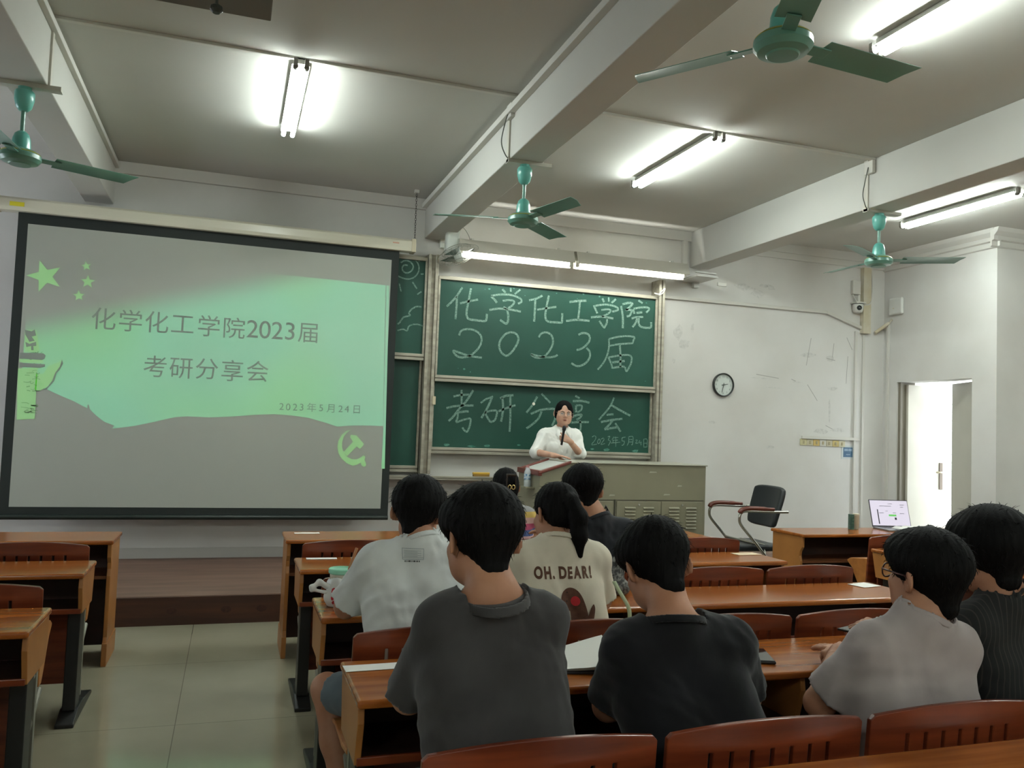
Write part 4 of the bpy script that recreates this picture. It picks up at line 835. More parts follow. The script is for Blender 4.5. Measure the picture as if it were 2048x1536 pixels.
def field_mesh(adds, subs, h, disp=None, planes=None, relax=1):
    lo = np.min([obox(o)[0] for o in adds], axis=0)-3*h-0.006; hi = np.max([obox(o)[1] for o in adds], axis=0)+3*h+0.006
    n = np.ceil((hi-lo)/h).astype(int)+1
    ax = [lo[i]+h*np.arange(n[i]) for i in range(3)]
    D = np.full(n, 0.5)
    def region(op, pad):
        a, b = obox(op); i0 = np.maximum(np.floor((a-pad-lo)/h).astype(int), 0); i1 = np.minimum(np.ceil((b+pad-lo)/h).astype(int)+1, n)
        if np.any(i1 <= i0): return None, None
        sl = tuple(slice(i0[i], i1[i]) for i in range(3))
        return sl, np.stack(np.meshgrid(ax[0][sl[0]], ax[1][sl[1]], ax[2][sl[2]], indexing='ij'), -1)
    for op in adds:
        sl, P = region(op, max(kof(op), 0.01)+2*h)
        if sl is None: continue
        D[sl] = smin(D[sl], prim(op, P), max(kof(op), 1e-4))
    if disp is not None:
        idx = np.argwhere(np.abs(D) < 0.02)
        P = lo+idx*h; D[tuple(idx.T)] += disp(P)
    for op in subs:
        sl, P = region(op, max(kof(op), 0.01)+2*h)
        if sl is None: continue
        D[sl] = -smin(-D[sl], prim(op, P), max(kof(op), 1e-4))
    if planes:
        G = np.stack(np.meshgrid(*ax, indexing='ij'), -1)
        for p, nn in planes: D = np.maximum(D, (G-V3(p)) @ V3(nn))
    # naive surface nets
    S = D < 0
    c = [S[i:n[0]-1+i, j:n[1]-1+j, k:n[2]-1+k] for i in (0, 1) for j in (0, 1) for k in (0, 1)]
    cnt = sum(x.astype(np.int8) for x in c); act = (cnt > 0) & (cnt < 8)
    cells = np.argwhere(act); vid = np.full(act.shape, -1, dtype=np.int64); vid[act] = np.arange(len(cells))
    acc = np.zeros((len(cells), 3)); num = np.zeros(len(cells))
    cor = [(i, j, k) for i in (0, 1) for j in (0, 1) for k in (0, 1)]
    for a in cor:
        for ax_ in range(3):
            if a[ax_] == 0:
                b = list(a); b[ax_] = 1
                da = D[tuple((cells+a).T)]; db = D[tuple((cells+b).T)]
                m = (da < 0) != (db < 0); t = np.where(m, da/np.where(m, da-db, 1), 0)
                p = np.tile(np.array(a, float), (len(cells), 1)); p[:, ax_] = t
                acc[m] += p[m]; num[m] += 1
    verts = lo+h*(cells+acc/np.maximum(num, 1)[:, None])
    faces = []
    for ax_ in range(3):
        o1, o2 = [(1, 2), (2, 0), (0, 1)][ax_]
        sl0 = [slice(None)]*3; sl1 = [slice(None)]*3; sl0[ax_] = slice(0, n[ax_]-1); sl1[ax_] = slice(1, n[ax_])
        A, B = S[tuple(sl0)], S[tuple(sl1)]
        e = np.argwhere(A != B)
        ok = (e[:, o1] > 0) & (e[:, o2] > 0) & (e[:, o1] < n[o1]-1) & (e[:, o2] < n[o2]-1); e = e[ok]
        ins = A[tuple(e.T)]
        q = []
        for d1, d2 in ((0, 0), (1, 0), (1, 1), (0, 1)):
            w = e.copy(); w[:, o1] -= 1-d1; w[:, o2] -= 1-d2; q.append(vid[tuple(w.T)])
        F = np.stack(q, 1); F[~ins] = F[~ins][:, ::-1]; faces.append(F)
    F = np.concatenate(faces); F = F[(F >= 0).all(1)]
    for it in range(relax):
        for lam in (0.5, -0.52):
            s = np.zeros_like(verts); c_ = np.zeros(len(verts))
            for i in range(4):
                a, b = F[:, i], F[:, (i+1) % 4]
                np.add.at(s, a, verts[b]); np.add.at(c_, a, 1); np.add.at(s, b, verts[a]); np.add.at(c_, b, 1)
            m = c_ > 0; verts[m] += lam*(s[m]/c_[m][:, None]-verts[m])
    return verts, F
def mesh_obj(name, parts, m, parent=None, base=(0, 0, 0), loc=None):
    vs, fs, n = [], [], 0
    for v, f in parts:
        vs.append(v-np.array(base)); fs += [tuple(int(i)+n for i in q) for q in f]; n += len(v)
    me = bpy.data.meshes.new(name); me.from_pydata(np.concatenate(vs).tolist(), [], fs); me.update(); me.shade_smooth()
    for q in (m if isinstance(m, (list, tuple)) else [m]): me.materials.append(q)
    o = bpy.data.objects.new(name, me); COL.objects.link(o)
    if parent: o.parent = parent
    if loc is not None: o.location = loc
    return o
def rot_head(yaw, pitch, roll):
    M = Matrix.Rotation(yaw, 3, 'Z') @ Matrix.Rotation(pitch, 3, 'X') @ Matrix.Rotation(roll, 3, 'Y')
    return np.array(M)
def hand_ops(W, d, n, side, curl=0.5, s=1.0, spread=0.10, thumb=0.6):
    """W wrist, d direction of the fingers, n back-of-hand normal, side = +1 when the thumb lies towards d x n."""
    d, n = unit(d), V3(n); n = unit(n-d*(n @ d)); t = np.cross(d, n)*side
    W = V3(W); ops = []
    k0 = W+d*0.075*s
    for j in range(4):
        off = (0.030-0.020*j)*s; ops.append(RC(W+d*0.012*s+t*off*0.6, k0+t*off+n*0.002-d*0.006*s*abs(j-1), 0.0125*s, 0.0110*s, 0.010))
    ops.append(RC(W-d*0.03*s, W+d*0.02*s, 0.023*s, 0.020*s, 0.015))
    for j in range(4):
        off = (0.030-0.020*j)*s; L = (0.076, 0.085, 0.078, 0.060)[j]*s
        a = k0+t*off-d*0.006*s*abs(j-1); dd = unit(d+t*spread*(1.5-j)*0.5); nn = n
        for q, (fr, r0, r1) in enumerate(((0.45, 0.0098, 0.0090), (0.31, 0.0090, 0.0083), (0.24, 0.0083, 0.0070))):
            ang = curl*(0.75 if q == 0 else 1.05)
            dd, nn = unit(dd*math.cos(ang)-nn*math.sin(ang)), unit(nn*math.cos(ang)+dd*math.sin(ang))
            b = a+dd*L*fr; ops.append(RC(a, b, r0*s, r1*s, 0.003)); a = b
    a = W+d*0.022*s+t*0.024*s-n*0.006*s; dd = unit(d*0.75+t*0.75*thumb-n*0.35)
    b = a+dd*0.042*s; ops.append(RC(a, b, 0.0135*s, 0.0112*s, 0.010)); dd = unit(dd+d*0.45-t*0.2-n*0.45*curl)
    c = b+dd*0.030*s; ops.append(RC(b, c, 0.0108*s, 0.0096*s, 0.004)); dd = unit(dd+d*0.2-n*0.3*curl); ops.append(RC(c, c+dd*0.022*s, 0.0096*s, 0.0078*s, 0.004))
    return ops
SKIN = mat('skin', (168, 122, 95), 0.55, col2=(158, 110, 84), scale=(14, 14, 14), bump=0.03, bscale=(160, 160, 160), spec=0.35)
def hair_material(name, c, c2):
    m = mat(name, c, 0.7, col2=c2, scale=(120, 120, 18), detail=4, bump=0.18, bscale=(220, 220, 26), spec=0.10)
    return m
HAIR = hair_material('black_hair', (8, 8, 8), (15, 14, 14))
def cloth(name, c, c2=None): return mat(name, c, 0.9, col2=c2 or tuple(int(v*0.92) for v in c), scale=(9, 9, 9), bump=0.25, bscale=(14, 14, 10), spec=0.15, sheen=0.15)
def folds(seed, amp, f=95):
    r = np.random.RandomState(seed); ks = [(unit(r.randn(3)*np.array([1, 1, 0.8]))*f*r.uniform(0.6, 1.5), r.uniform(0, 6.28)) for _ in range(6)]
    def fn(P):
        w = 0.03*np.sin(P @ np.array([17., 9., 13.])+seed); s = 0
        for k, ph in ks: s = s+np.abs(np.sin((P+w[:, None]) @ k*0.5+ph))-0.6
        return amp*s/2.0
    return fn
def strand_noise(c, amp, seed):
    def fn(P):
        q = P-c; th = np.arctan2(q[:, 0], q[:, 1]-0.02); z = q[:, 2]
        return amp*0.5*(np.sin(th*23+8*z*6+seed)+0.7*np.sin(th*41-z*37+seed*2.1)+0.5*np.sin(th*11+z*60))/2
    return fn
def tufts(verts, faces, Hc, hR, seed, n, L=0.018, lift=0.22, r=0.0007, zmin=None, up=False):
    """thin tapering locks lying on the hair so its outline is not hard."""
    R = np.random.RandomState(seed); c = V3(Hc); pick = R.choice(len(verts), n); vs, fs = [], []
    for i in pick:
        p = verts[i]; nrm = unit(p-c)
        down = V3(-hR[:, 2]); tang = down-nrm*(down @ nrm)
        tang = unit(tang) if np.linalg.norm(tang) > 1e-3 else unit(R.randn(3))
        tang = unit(tang+R.randn(3)*0.35)
        if up and (p-c) @ hR[:, 2] > 0.07: tang = unit(tang*0.7+nrm*0.12+R.randn(3)*0.45)
        l = L*R.uniform(0.5, 1.3); side = unit(np.cross(nrm, tang)); b = len(vs)
        q0 = p-nrm*0.003; q1 = p+tang*l*0.55+nrm*l*lift*0.4; q2 = p+tang*l+nrm*l*lift*0.55
        for q, w in ((q0, r*2.2), (q1, r*1.6), (q2, r*0.3)):
            vs += [q+side*w, q-side*w, q+nrm*w]
        for s_ in (0, 3):
            for k in range(3):
                fs.append((b+s_+k, b+s_+(k+1) % 3, b+s_+3+(k+1) % 3, b+s_+3+k))
        fs.append((b+6, b+7, b+8))
    return np.array(vs), fs
def head_ops(H, R, s=1.0, face=False, jaw=1.0):
    def h(x, y, z): return V3(H)+R @ (np.array([x, y, z])*s)
    def e(c, r, k=0.02): return EL(h(*c), tuple(q*s for q in r), k, R)
    A = [e((0, -0.014, 0.036), (0.073, 0.092, 0.082), 0.01), e((0, 0.030, -0.035), (0.058*jaw, 0.058, 0.072), 0.04), e((0, 0.055, -0.085), (0.030, 0.026, 0.022), 0.03),
         e((0.040*jaw, 0.030, -0.055), (0.022, 0.035, 0.035), 0.03), e((-0.040*jaw, 0.030, -0.055), (0.022, 0.035, 0.035), 0.03)]
    for sgn in (-1, 1):
        A.append(e((sgn*0.040, 0.058, -0.022), (0.022, 0.020, 0.018), 0.02))
        er = np.array(Matrix.Rotation(sgn*rad(32), 3, 'Z') @ Matrix.Rotation(rad(-10), 3, 'X'))
        A.append(EL(h(sgn*0.085, -0.016, -0.004), (0.0075*s, 0.021*s, 0.034*s), 0.007, R @ er))
        A.append(EL(h(sgn*0.074, -0.004, -0.026), (0.007*s, 0.010*s, 0.012*s), 0.008, R @ er))
    A += [RC(h(0, 0.080, 0.012), h(0, 0.103, -0.022), 0.008*s, 0.0115*s, 0.012), e((0.011, 0.092, -0.027), (0.008, 0.010, 0.007), 0.006), e((-0.011, 0.092, -0.027), (0.008, 0.010, 0.007), 0.006)]
    S = []
    if face:
        for sgn in (-1, 1): S.append(e((sgn*0.031, 0.090, 0.004), (0.016, 0.012, 0.009), 0.014))
        A += [e((0, 0.083, -0.053), (0.022, 0.010, 0.006), 0.006), e((0, 0.080, -0.062), (0.018, 0.010, 0.006), 0.006), e((0.03, 0.074, 0.020), (0.02, 0.012, 0.006), 0.012), e((-0.03, 0.074, 0.020), (0.02, 0.012, 0.006), 0.012)]
    else:
        for sgn in (-1, 1): S.append(e((sgn*0.031, 0.092, 0.004), (0.015, 0.012, 0.008), 0.012))
    for sgn in (-1, 1): S.append(e((sgn*0.094, -0.008, -0.004), (0.009, 0.011, 0.020), 0.006))
    return A, S, h, e
def hair_ops(H, R, s, style, fl=1.0):
    def h(x, y, z): return V3(H)+R @ (np.array([x, y, z])*s)
    def e(c, r, k=0.02): return EL(h(*c), tuple(q*s for q in r), k, R)
    A = []; S = []
    if style == 'short':
        A = [e((0, -0.014, 0.048), (0.088*fl, 0.104*fl, 0.086*fl), 0.01), RC(h(0, -0.040, 0.020), h(0, -0.058, -0.064), 0.074*fl*s, 0.038*s, 0.02),
             e((0, 0.055, 0.070), (0.072*fl, 0.050, 0.045), 0.03), e((0.066*fl, 0.010, 0.052), (0.022, 0.055, 0.036), 0.02), e((-0.066*fl, 0.010, 0.052), (0.022, 0.055, 0.036), 0.02)]
        S = [e((0, 0.118, -0.045), (0.080, 0.070, 0.098), 0.01)]+[e((g*0.098, 0.002, -0.020), (0.032, 0.040, 0.044), 0.008) for g in (-1, 1)]
    elif style == 'bun':
        A = [e((0, -0.016, 0.042), (0.082, 0.102, 0.086), 0.01), e((0, -0.050, -0.010), (0.078, 0.060, 0.078), 0.03), e((0, -0.10, 0.02), (0.036, 0.030, 0.055), 0.02), e((0.066, -0.01, -0.02), (0.016, 0.03, 0.06), 0.02), e((-0.066, -0.01, -0.02), (0.016, 0.03, 0.06), 0.02)]
        S = [e((0, 0.118, -0.045), (0.080, 0.070, 0.105), 0.01)]
    elif style == 'ponytail':
        A = [e((0, -0.016, 0.042), (0.084, 0.104, 0.088), 0.01), e((0, -0.058, -0.012), (0.070, 0.052, 0.060), 0.03), e((0, -0.110, 0.035), (0.030, 0.026, 0.026), 0.02),
             RC(h(0.004, -0.122, 0.035), h(0.012, -0.140, -0.03), 0.026*s, 0.034*s, 0.02), RC(h(0.012, -0.140, -0.03), h(0.018, -0.130, -0.10), 0.034*s, 0.032*s, 0.02), RC(h(0.018, -0.130, -0.10), h(0.024, -0.118, -0.175), 0.030*s, 0.011*s, 0.02)]
        S = [e((0, 0.118, -0.045), (0.080, 0.070, 0.105), 0.01)]+[e((g*0.092, 0.0, -0.022), (0.026, 0.034, 0.042), 0.008) for g in (-1, 1)]
    elif style == 'tied':
        A = [e((0, -0.018, 0.043), (0.081, 0.098, 0.084), 0.01), e((0, -0.058, -0.01), (0.066, 0.05, 0.065), 0.03), e((0.074, -0.008, -0.002), (0.016, 0.034, 0.052), 0.02), e((-0.074, -0.008, -0.002), (0.016, 0.034, 0.052), 0.02), RC(h(-0.03, -0.09, -0.02), h(-0.055, -0.075, -0.10), 0.026*s, 0.018*s, 0.02)]
        S = [e((0.008, 0.120, -0.016), (0.064, 0.072, 0.096), 0.010), e((0.012, 0.110, 0.055), (0.030, 0.060, 0.045), 0.010)]
    return A, S
T_PERSON = [0]
def person(label, J, yaw, pitch, roll, style, shirt, shirt_name, s=1.0, fl=1.0, sleeve=0.62, legs='seat', base_z=0.0, skin=SKIN, pants=None, fold=0.0035, seed=1, hair_h=0.0045,
           face=False, jaw=1.0, neck_r=0.054, neckline=0.070, hem=-0.065, girth=1.0, hands=None, shirt_len=1.0, knees=None, ankles=None, sh=0.050, arm=1.0, body_h=0.0075, loose=0.0, tuft=420, short=False, head_h=None, dip=0.15, band=True, cdrop=0.0, stray=False):
    """One seated or standing figure: body (one surface), hair, shirt and trousers."""
    N, H, P = V3(J['N']), V3(J['H']), V3(J['P']); S = {-1: V3(J['SL']), 1: V3(J['SR'])}; E = {-1: V3(J['EL']), 1: V3(J['ER'])}; W = {-1: V3(J['WL']), 1: V3(J['WR'])}
    l = unit(S[1]-S[-1]); mid = (S[1]+S[-1])/2; up = unit(mid-P); up = unit(up-l*(up @ l)); fw = np.cross(up, l)
    HR = rot_head(yaw, pitch, roll)
    ha, hs, hp, he = head_ops(H, HR, s, face, jaw)
    nb = hp(0, -0.020, -0.055)
    chest = mid-up*0.11*s+fw*0.012; g = girth
    def torso(i, wide=1.0):
        o = [RC(P-l*0.085*g, P+l*0.085*g, (0.105+i)*g, (0.105+i)*g, 0.05)]
        for q in (-1, 1):
            o.append(RC(P+l*q*0.075*g+up*0.04, chest+l*q*0.080*g, (0.098+i)*g, (0.098+i*0.8)*g, 0.06))
            o.append(RC(mid+l*q*0.02-up*0.035, S[q], 0.066*g+i*0.7, sh*g+i*0.6, 0.04))
            o.append(RC(N-up*0.015, N+(S[q]-N)*0.80+up*0.004, 0.046+i*0.5, 0.046*g+i*0.8, 0.045))
        return o
    adds = torso(-0.006)
    adds += [RC(N+up*0.005, nb, neck_r*1.0, neck_r, 0.03)]
    if knees is None:
        hip = {q: P+l*q*0.09-np.array([0, 0, 0.035]) for q in (-1, 1)}
        knees = {q: hip[q]+fw*np.array([1, 1, 0])*0.40+l*q*0.04 for q in (-1, 1)}
        for q in (-1, 1): knees[q][2] = base_z+0.455
        ankles = {q: knees[q]+np.array([0, 0.0, 0]) for q in (-1, 1)}
        for q in (-1, 1): ankles[q] = knees[q]*np.array([1, 1, 0])+np.array([0, 0, base_z+0.09])+fw*np.array([1, 1, 0])*0.02
    hip = {q: P+l*q*0.09-np.array([0, 0, 0.035]) for q in (-1, 1)}
    for q in (-1, 1):
        adds += [RC(S[q], E[q], 0.048*arm, 0.041*arm, 0.03), RC(E[q], W[q], 0.041*arm, 0.027*arm, 0.015)]
        kn, an = V3(knees[q]), V3(ankles[q]); toe = an+unit(fw*np.array([1, 1, 0]))*0.16; toe[2] = base_z+0.035; heel = an.copy(); heel[2] = base_z+0.045
        adds += [RC(hip[q], kn, 0.068, 0.053, 0.03), RC(kn, kn*0.55+an*0.45, 0.052, 0.050, 0.03), RC(kn*0.55+an*0.45, an, 0.050, 0.036, 0.03)]
    adds += ha
    base = np.array([P[0], P[1], base_z])
    parts = [field_mesh(adds, hs, body_h)]
    if head_h:
        parts.append(field_mesh(ha+[RC(nb-HR[:, 2]*0.02, nb, neck_r*0.97, neck_r, 0.03)], hs, head_h))
    for q in (-1, 1):
        d0 = unit(W[q]-E[q]); hh = (hands or {}).get(q, dict(d=unit((d0+fw*0.3)*np.array([1, 1, 0.0])), n=(0, 0, 1), curl=0.14))
        parts.append(field_mesh([RC(W[q]-d0*0.045, W[q], 0.030*arm, 0.027*arm, 0.01)]+hand_ops(W[q]+d0*0.006, hh['d'], hh['n'], hh.get('side', q), hh['curl'], s*hh.get('s', 0.95), thumb=hh.get('thumb', 0.6)), [], 0.0036))
    body = mesh_obj('person', parts, skin, None, base, base); tag(body, label, 'person')
    # hair
    a, b = hair_ops(H, HR, s, style, fl); c0 = hp(0, -0.02, 0.03)
    hv, hf = field_mesh(a, b, hair_h, disp=strand_noise(c0, 0.0028, seed), relax=1)
    parts = [(hv, hf)]
    if tuft: parts.append(tufts(hv, hf, c0, HR, seed, tuft, up=stray))
    hair = mesh_obj('hair', parts, HAIR, body, base)
    # shirt
    i = 0.010+loose
    sa = torso(i)
    low = P+up*hem
    sa.append(RC(N-up*0.035, N+up*0.02, neck_r+0.012, neck_r+0.010, 0.04))
    for q in (-1, 1):
        ep = S[q]+(E[q]-S[q])*min(sleeve, 1.0); dn = unit(E[q]-S[q])
        if sleeve <= 1.0:
            sa.append(RC(S[q], ep+dn*0.05, 0.053*arm+loose*0.5, 0.058*arm+loose*1.0, 0.025, [(ep, dn)]))
        else:
            dw = unit(W[q]-E[q]); wp = E[q]+(W[q]-E[q])*(sleeve-1.0)
            sa += [RC(S[q], E[q], 0.060*arm+loose, 0.056*arm+loose, 0.035), RC(E[q], wp+dw*0.05, 0.054*arm+loose, 0.050*arm+loose, 0.02, [(wp, dw)])]
    sa.append(RC(P+up*0.06, P+up*(hem-0.03), 0.115*g+loose, 0.118*g+loose, 0.05)) if hem < -0.05 else None
    nd_ = unit(nb-N+up*0.02)
    cp = N+nd_*(0.006-cdrop)-fw*0.004; cn = unit(nd_-fw*dip)
    ss = [RC(cp-nd_*0.05, cp+nd_*0.16, neckline, neckline*1.1, 0.004, [(cp, -cn)])]
    sv = field_mesh(sa, ss, 0.0075, disp=folds(seed, fold), planes=[(low, -up)])
    sh_o = mesh_obj(shirt_name, [sv], shirt, body, base)
    if band:
        cv = field_mesh([RC(cp-nd_*0.06, cp+nd_*0.06, neckline+0.0035, neckline+0.0035, 0.01, [(cp+cn*0.006, cn), (cp-cn*0.013, -cn)])], [RC(cp-nd_*0.08, cp+nd_*0.08, neckline-0.0045, neckline-0.0045, 0.002)], 0.0035, relax=2)
        mesh_obj('collar', [cv], shirt, sh_o, (0, 0, 0) if False else base)
    # trousers and shoes
    if pants:
        pa = [RC(P-l*0.085, P+l*0.085, 0.099*g, 0.099*g, 0.04)]
        for q in (-1, 1):
            kn, an = V3(knees[q]), V3(ankles[q])
            if short: ke = hip[q]+(kn-hip[q])*0.86; dk = unit(kn-hip[q]); pa.append(RC(hip[q], ke+dk*0.05, 0.076, 0.074, 0.03, [(ke, dk)]))
            else: pa += [RC(hip[q], kn, 0.074, 0.060, 0.03), RC(kn, an+(kn-an)*0.08, 0.068, 0.058, 0.03)]
        mesh_obj('shorts' if short else 'trousers', [field_mesh(pa, [], 0.010, disp=folds(seed+3, 0.003))], pants, body, base)
    so = []
    for q in (-1, 1):
        an = V3(ankles[q]); f2 = unit(fw*np.array([1, 1, 0])); b0 = an.copy(); b0[2] = base_z+0.045
        so += [RC(b0-f2*0.03, b0+f2*0.15-np.array([0, 0, 0.008]), 0.042, 0.036, 0.02), RC(b0, an+np.array([0, 0, 0.01]), 0.044, 0.040, 0.02)]
    mesh_obj('shoes', [field_mesh(so, [], 0.009, planes=[((0, 0, base_z+0.002), (0, 0, -1))])], mat('dark_shoe', (60, 60, 62), 0.6), body, base)
    return dict(body=body, shirt=sh_o, hair=hair, hp=hp, HR=HR, N=N, P=P, up=up, l=l, fw=fw, base=base, H=H, nb=nb, mid=mid)
# ---------------------------------------------------------------- the people
from mathutils.bvhtree import BVHTree
def on_surface(o, base, verts, faces, eps=0.002, far=1.0, d=(0, 1, 0)):
    """lay a flat print (x, z) on the back of a garment: each point dropped along d onto the cloth."""
    bt = BVHTree.FromPolygons([v.co+Vector(base) for v in o.data.vertices], [tuple(p.vertices) for p in o.data.polygons]); d = Vector(d); out = []
    for v in verts:
        loc, nrm, i, dist = bt.ray_cast(Vector(v)-d*far, d)
        out.append((loc-d*eps) if loc is not None else Vector(v))
    return out
def dense(verts, faces, k=0.012):
    import bmesh
    bm = bmesh.new(); vv = [bm.verts.new(v) for v in verts]
    for f in faces:
        try: bm.faces.new([vv[i] for i in f])
        except ValueError: pass
    bmesh.ops.triangulate(bm, faces=bm.faces[:])
    for it in range(5):
        es = [e for e in bm.edges if e.calc_length() > k]
        if not es: break
        bmesh.ops.subdivide_edges(bm, edges=es, cuts=1, use_grid_fill=False)
        bmesh.ops.triangulate(bm, faces=[f for f in bm.faces if len(f.verts) > 3])
    bm.verts.index_update(); r = [v.co.copy() for v in bm.verts], [tuple(v.index for v in f.verts) for f in bm.faces]; bm.free(); return r
def print_on(p, name, verts, faces, m, eps=0.002):
    vs, fs = dense(verts, faces); vs = on_surface(p['shirt'], p['base'], vs, fs, eps)
    return MB().add([v-Vector(p['base']) for v in vs], fs).build(name, m, p['shirt'])
def D(N, H, SL, SR, EL, ER, WL, WR, P): return dict(N=N, H=H, SL=SL, SR=SR, EL=EL, ER=ER, WL=WL, WR=WR, P=P)

grey = person('young man in a charcoal grey t-shirt, seen from behind at the third desk row',
    D((.605, 1.90, 1.065), (.592, 1.97, 1.175), (.482, 1.92, .985), (.742, 1.91, .985), (.447, 2.05, .785), (.80, 2.10, .77), (.60, 2.28, .765), (.72, 2.30, .765), (.645, 1.84, .51)),
    rad(10), rad(-10), rad(2), 'short', cloth('charcoal_cotton', (62, 60, 60), (54, 52, 52)), 't_shirt', fl=1.10, sleeve=0.98, pants=cloth('dark_trousers', (40, 40, 44)), seed=3, neckline=0.076, loose=0.006, dip=0.62, cdrop=0.018, girth=0.96, hair_h=0.004)
black = person('young man in a black t-shirt with his head bent down over the desk',
    D((1.112, 1.95, .972), (1.118, 2.055, 1.085), (.985, 1.96, .890), (1.300, 1.95, .895), (1.00, 2.08, .715), (1.425, 2.07, .715), (1.235, 2.27, .765), (1.33, 2.29, .765), (1.20, 1.85, .51)),
    rad(-4), rad(-26), rad(-6), 'short', cloth('black_cotton', (19, 19, 21), (24, 24, 27)), 't_shirt', fl=1.06, sleeve=0.85, pants=cloth('black_trousers', (26, 26, 28)), seed=5, cdrop=0.012, dip=0.3, neckline=0.080, loose=0.008, hair_h=0.004)
lilac = person('man with glasses in a pale lilac grey t-shirt, turned towards the speaker',
    D((1.790, 1.80, .985), (1.817, 1.82, 1.087), (1.645, 1.83, .893), (1.90, 1.80, .893), (1.585, 1.955, .722), (1.94, 1.98, .75), (1.79, 2.125, .805), (1.90, 2.22, .77), (1.815, 1.845, .51)),
    rad(8), rad(2), rad(0), 'short', cloth('lilac_grey_cotton', (158, 148, 146), (150, 140, 139)), 't_shirt', fl=1.07, sleeve=0.80, pants=cloth('grey_trousers', (70, 70, 74)), seed=7, neckline=0.068, loose=0.012, girth=0.98, dip=0.02, hair_h=0.004,
    hands={-1: dict(d=(.35, .9, -.15), n=(-.5, -.1, .8), curl=0.5), 1: dict(d=(0, 1, 0), n=(0, 0, 1), curl=0.14)})
PIN = mat('black_pinstripe', (17, 17, 18), 0.8)
def pinstripe():
    m = bpy.data.materials.new('black_pinstripe_cotton'); m.use_nodes = True; nt = m.node_tree; b = nt.nodes['Principled BSDF']; b.inputs['Roughness'].default_value = 0.85
    tc = nd(nt, 'ShaderNodeTexCoord'); wv = nd(nt, 'ShaderNodeTexWave', wave_type='BANDS', bands_direction='X'); wv.inputs['Scale'].default_value = 26.0; wv.inputs['Distortion'].default_value = 0.6
    rp = nd(nt, 'ShaderNodeValToRGB'); rp.color_ramp.elements[0].position = 0.90; rp.color_ramp.elements[1].position = 0.97; rp.color_ramp.elements[0].color = lin((18, 18, 18)); rp.color_ramp.elements[1].color = lin((46, 43, 38))
    nt.links.new(tc.outputs['Object'], wv.inputs['Vector']); nt.links.new(wv.outputs['Fac'], rp.inputs[0]); nt.links.new(rp.outputs[0], b.inputs['Base Color']); return m
stripe = person('person in a black pinstriped shirt with thick black hair and a beaded bracelet',
    D((2.15, 1.86, 1.02), (2.135, 1.90, 1.13), (2.065, 1.88, .925), (2.36, 1.86, .92), (2.135, 2.10, .80), (2.46, 2.02, .72), (2.115, 2.31, .825), (2.42, 2.26, .775), (2.28, 1.85, .51)),
    rad(-6), rad(-6), rad(0), 'short', pinstripe(), 'shirt', fl=1.20, sleeve=0.9, pants=MATS['black_trousers'], seed=9, stray=True, neckline=0.062, loose=0.010, hair_h=0.004,
    hands={-1: dict(d=(-.25, .95, -.05), n=(-.3, 0, .9), curl=0.6), 1: dict(d=(0, 1, 0), n=(0, 0, 1), curl=0.14)})
WHT = cloth('white_cotton', (205, 208, 206), (196, 199, 198))
white = person('young man in a white t-shirt and grey shorts, sitting at the aisle end',
    D((.662, 2.95, 1.035), (.662, 3.02, 1.128), (.498, 2.96, .950), (.815, 2.95, .950), (.425, 3.08, .785), (.860, 3.10, .815), (.56, 3.30, .775), (.895, 3.22, .900), (.675, 2.86, .51)),
    rad(-24), rad(-10), rad(3), 'short', WHT, 't_shirt', fl=1.10, sleeve=0.88, pants=cloth('blue_grey_shorts', (92, 104, 110)), seed=11, neckline=0.070, loose=0.014, fold=0.005, short=True,
    knees={-1: (.385, 3.20, .46), 1: (.78, 3.24, .465)}, ankles={-1: (.45, 3.02, .10), 1: (.78, 3.26, .10)},
    hands={-1: dict(d=(.6, .7, -.2), n=(0, 0, 1), curl=0.5), 1: dict(d=(-.35, .15, .9), n=(.8, .2, .2), curl=0.7)})
oh = person('young woman with a ponytail in a cream top printed OH, DEAR! on the back',
    D((1.192, 2.95, 1.033), (1.202, 3.02, 1.125), (1.045, 2.95, .960), (1.345, 2.95, .958), (1.015, 3.02, .79), (1.400, 3.0, .795), (1.10, 3.24, .77), (1.425, 3.17, .775), (1.215, 2.86, .51)),
    rad(13), rad(-14), rad(3), 'ponytail', cloth('cream_cotton', (206, 198, 180), (198, 190, 172)), 't_shirt', s=0.96, fl=1.02, sleeve=0.95, pants=cloth('beige_trousers', (120, 110, 96)), seed=13, neckline=0.072, loose=0.010, girth=0.92, neck_r=0.047, sh=0.050, arm=0.9, hair_h=0.004)
big = person('broad man in a dark navy t-shirt sitting close to the lectern',
    D((1.775, 3.92, 1.015), (1.742, 4.0, 1.14), (1.62, 3.92, .930), (1.955, 3.92, .930), (1.635, 3.76, .90), (2.04, 4.05, .79), (1.56, 3.92, .935), (1.95, 4.27, .765), (1.79, 3.83, .51)),
    rad(2), rad(-8), rad(0), 'short', cloth('dark_navy_cotton', (36, 38, 42)), 't_shirt', s=1.06, fl=1.05, sleeve=0.72, cdrop=0.010, pants=MATS['black_trousers'], seed=17, neckline=0.074, girth=1.1, neck_r=0.064, sh=0.062, arm=1.1)
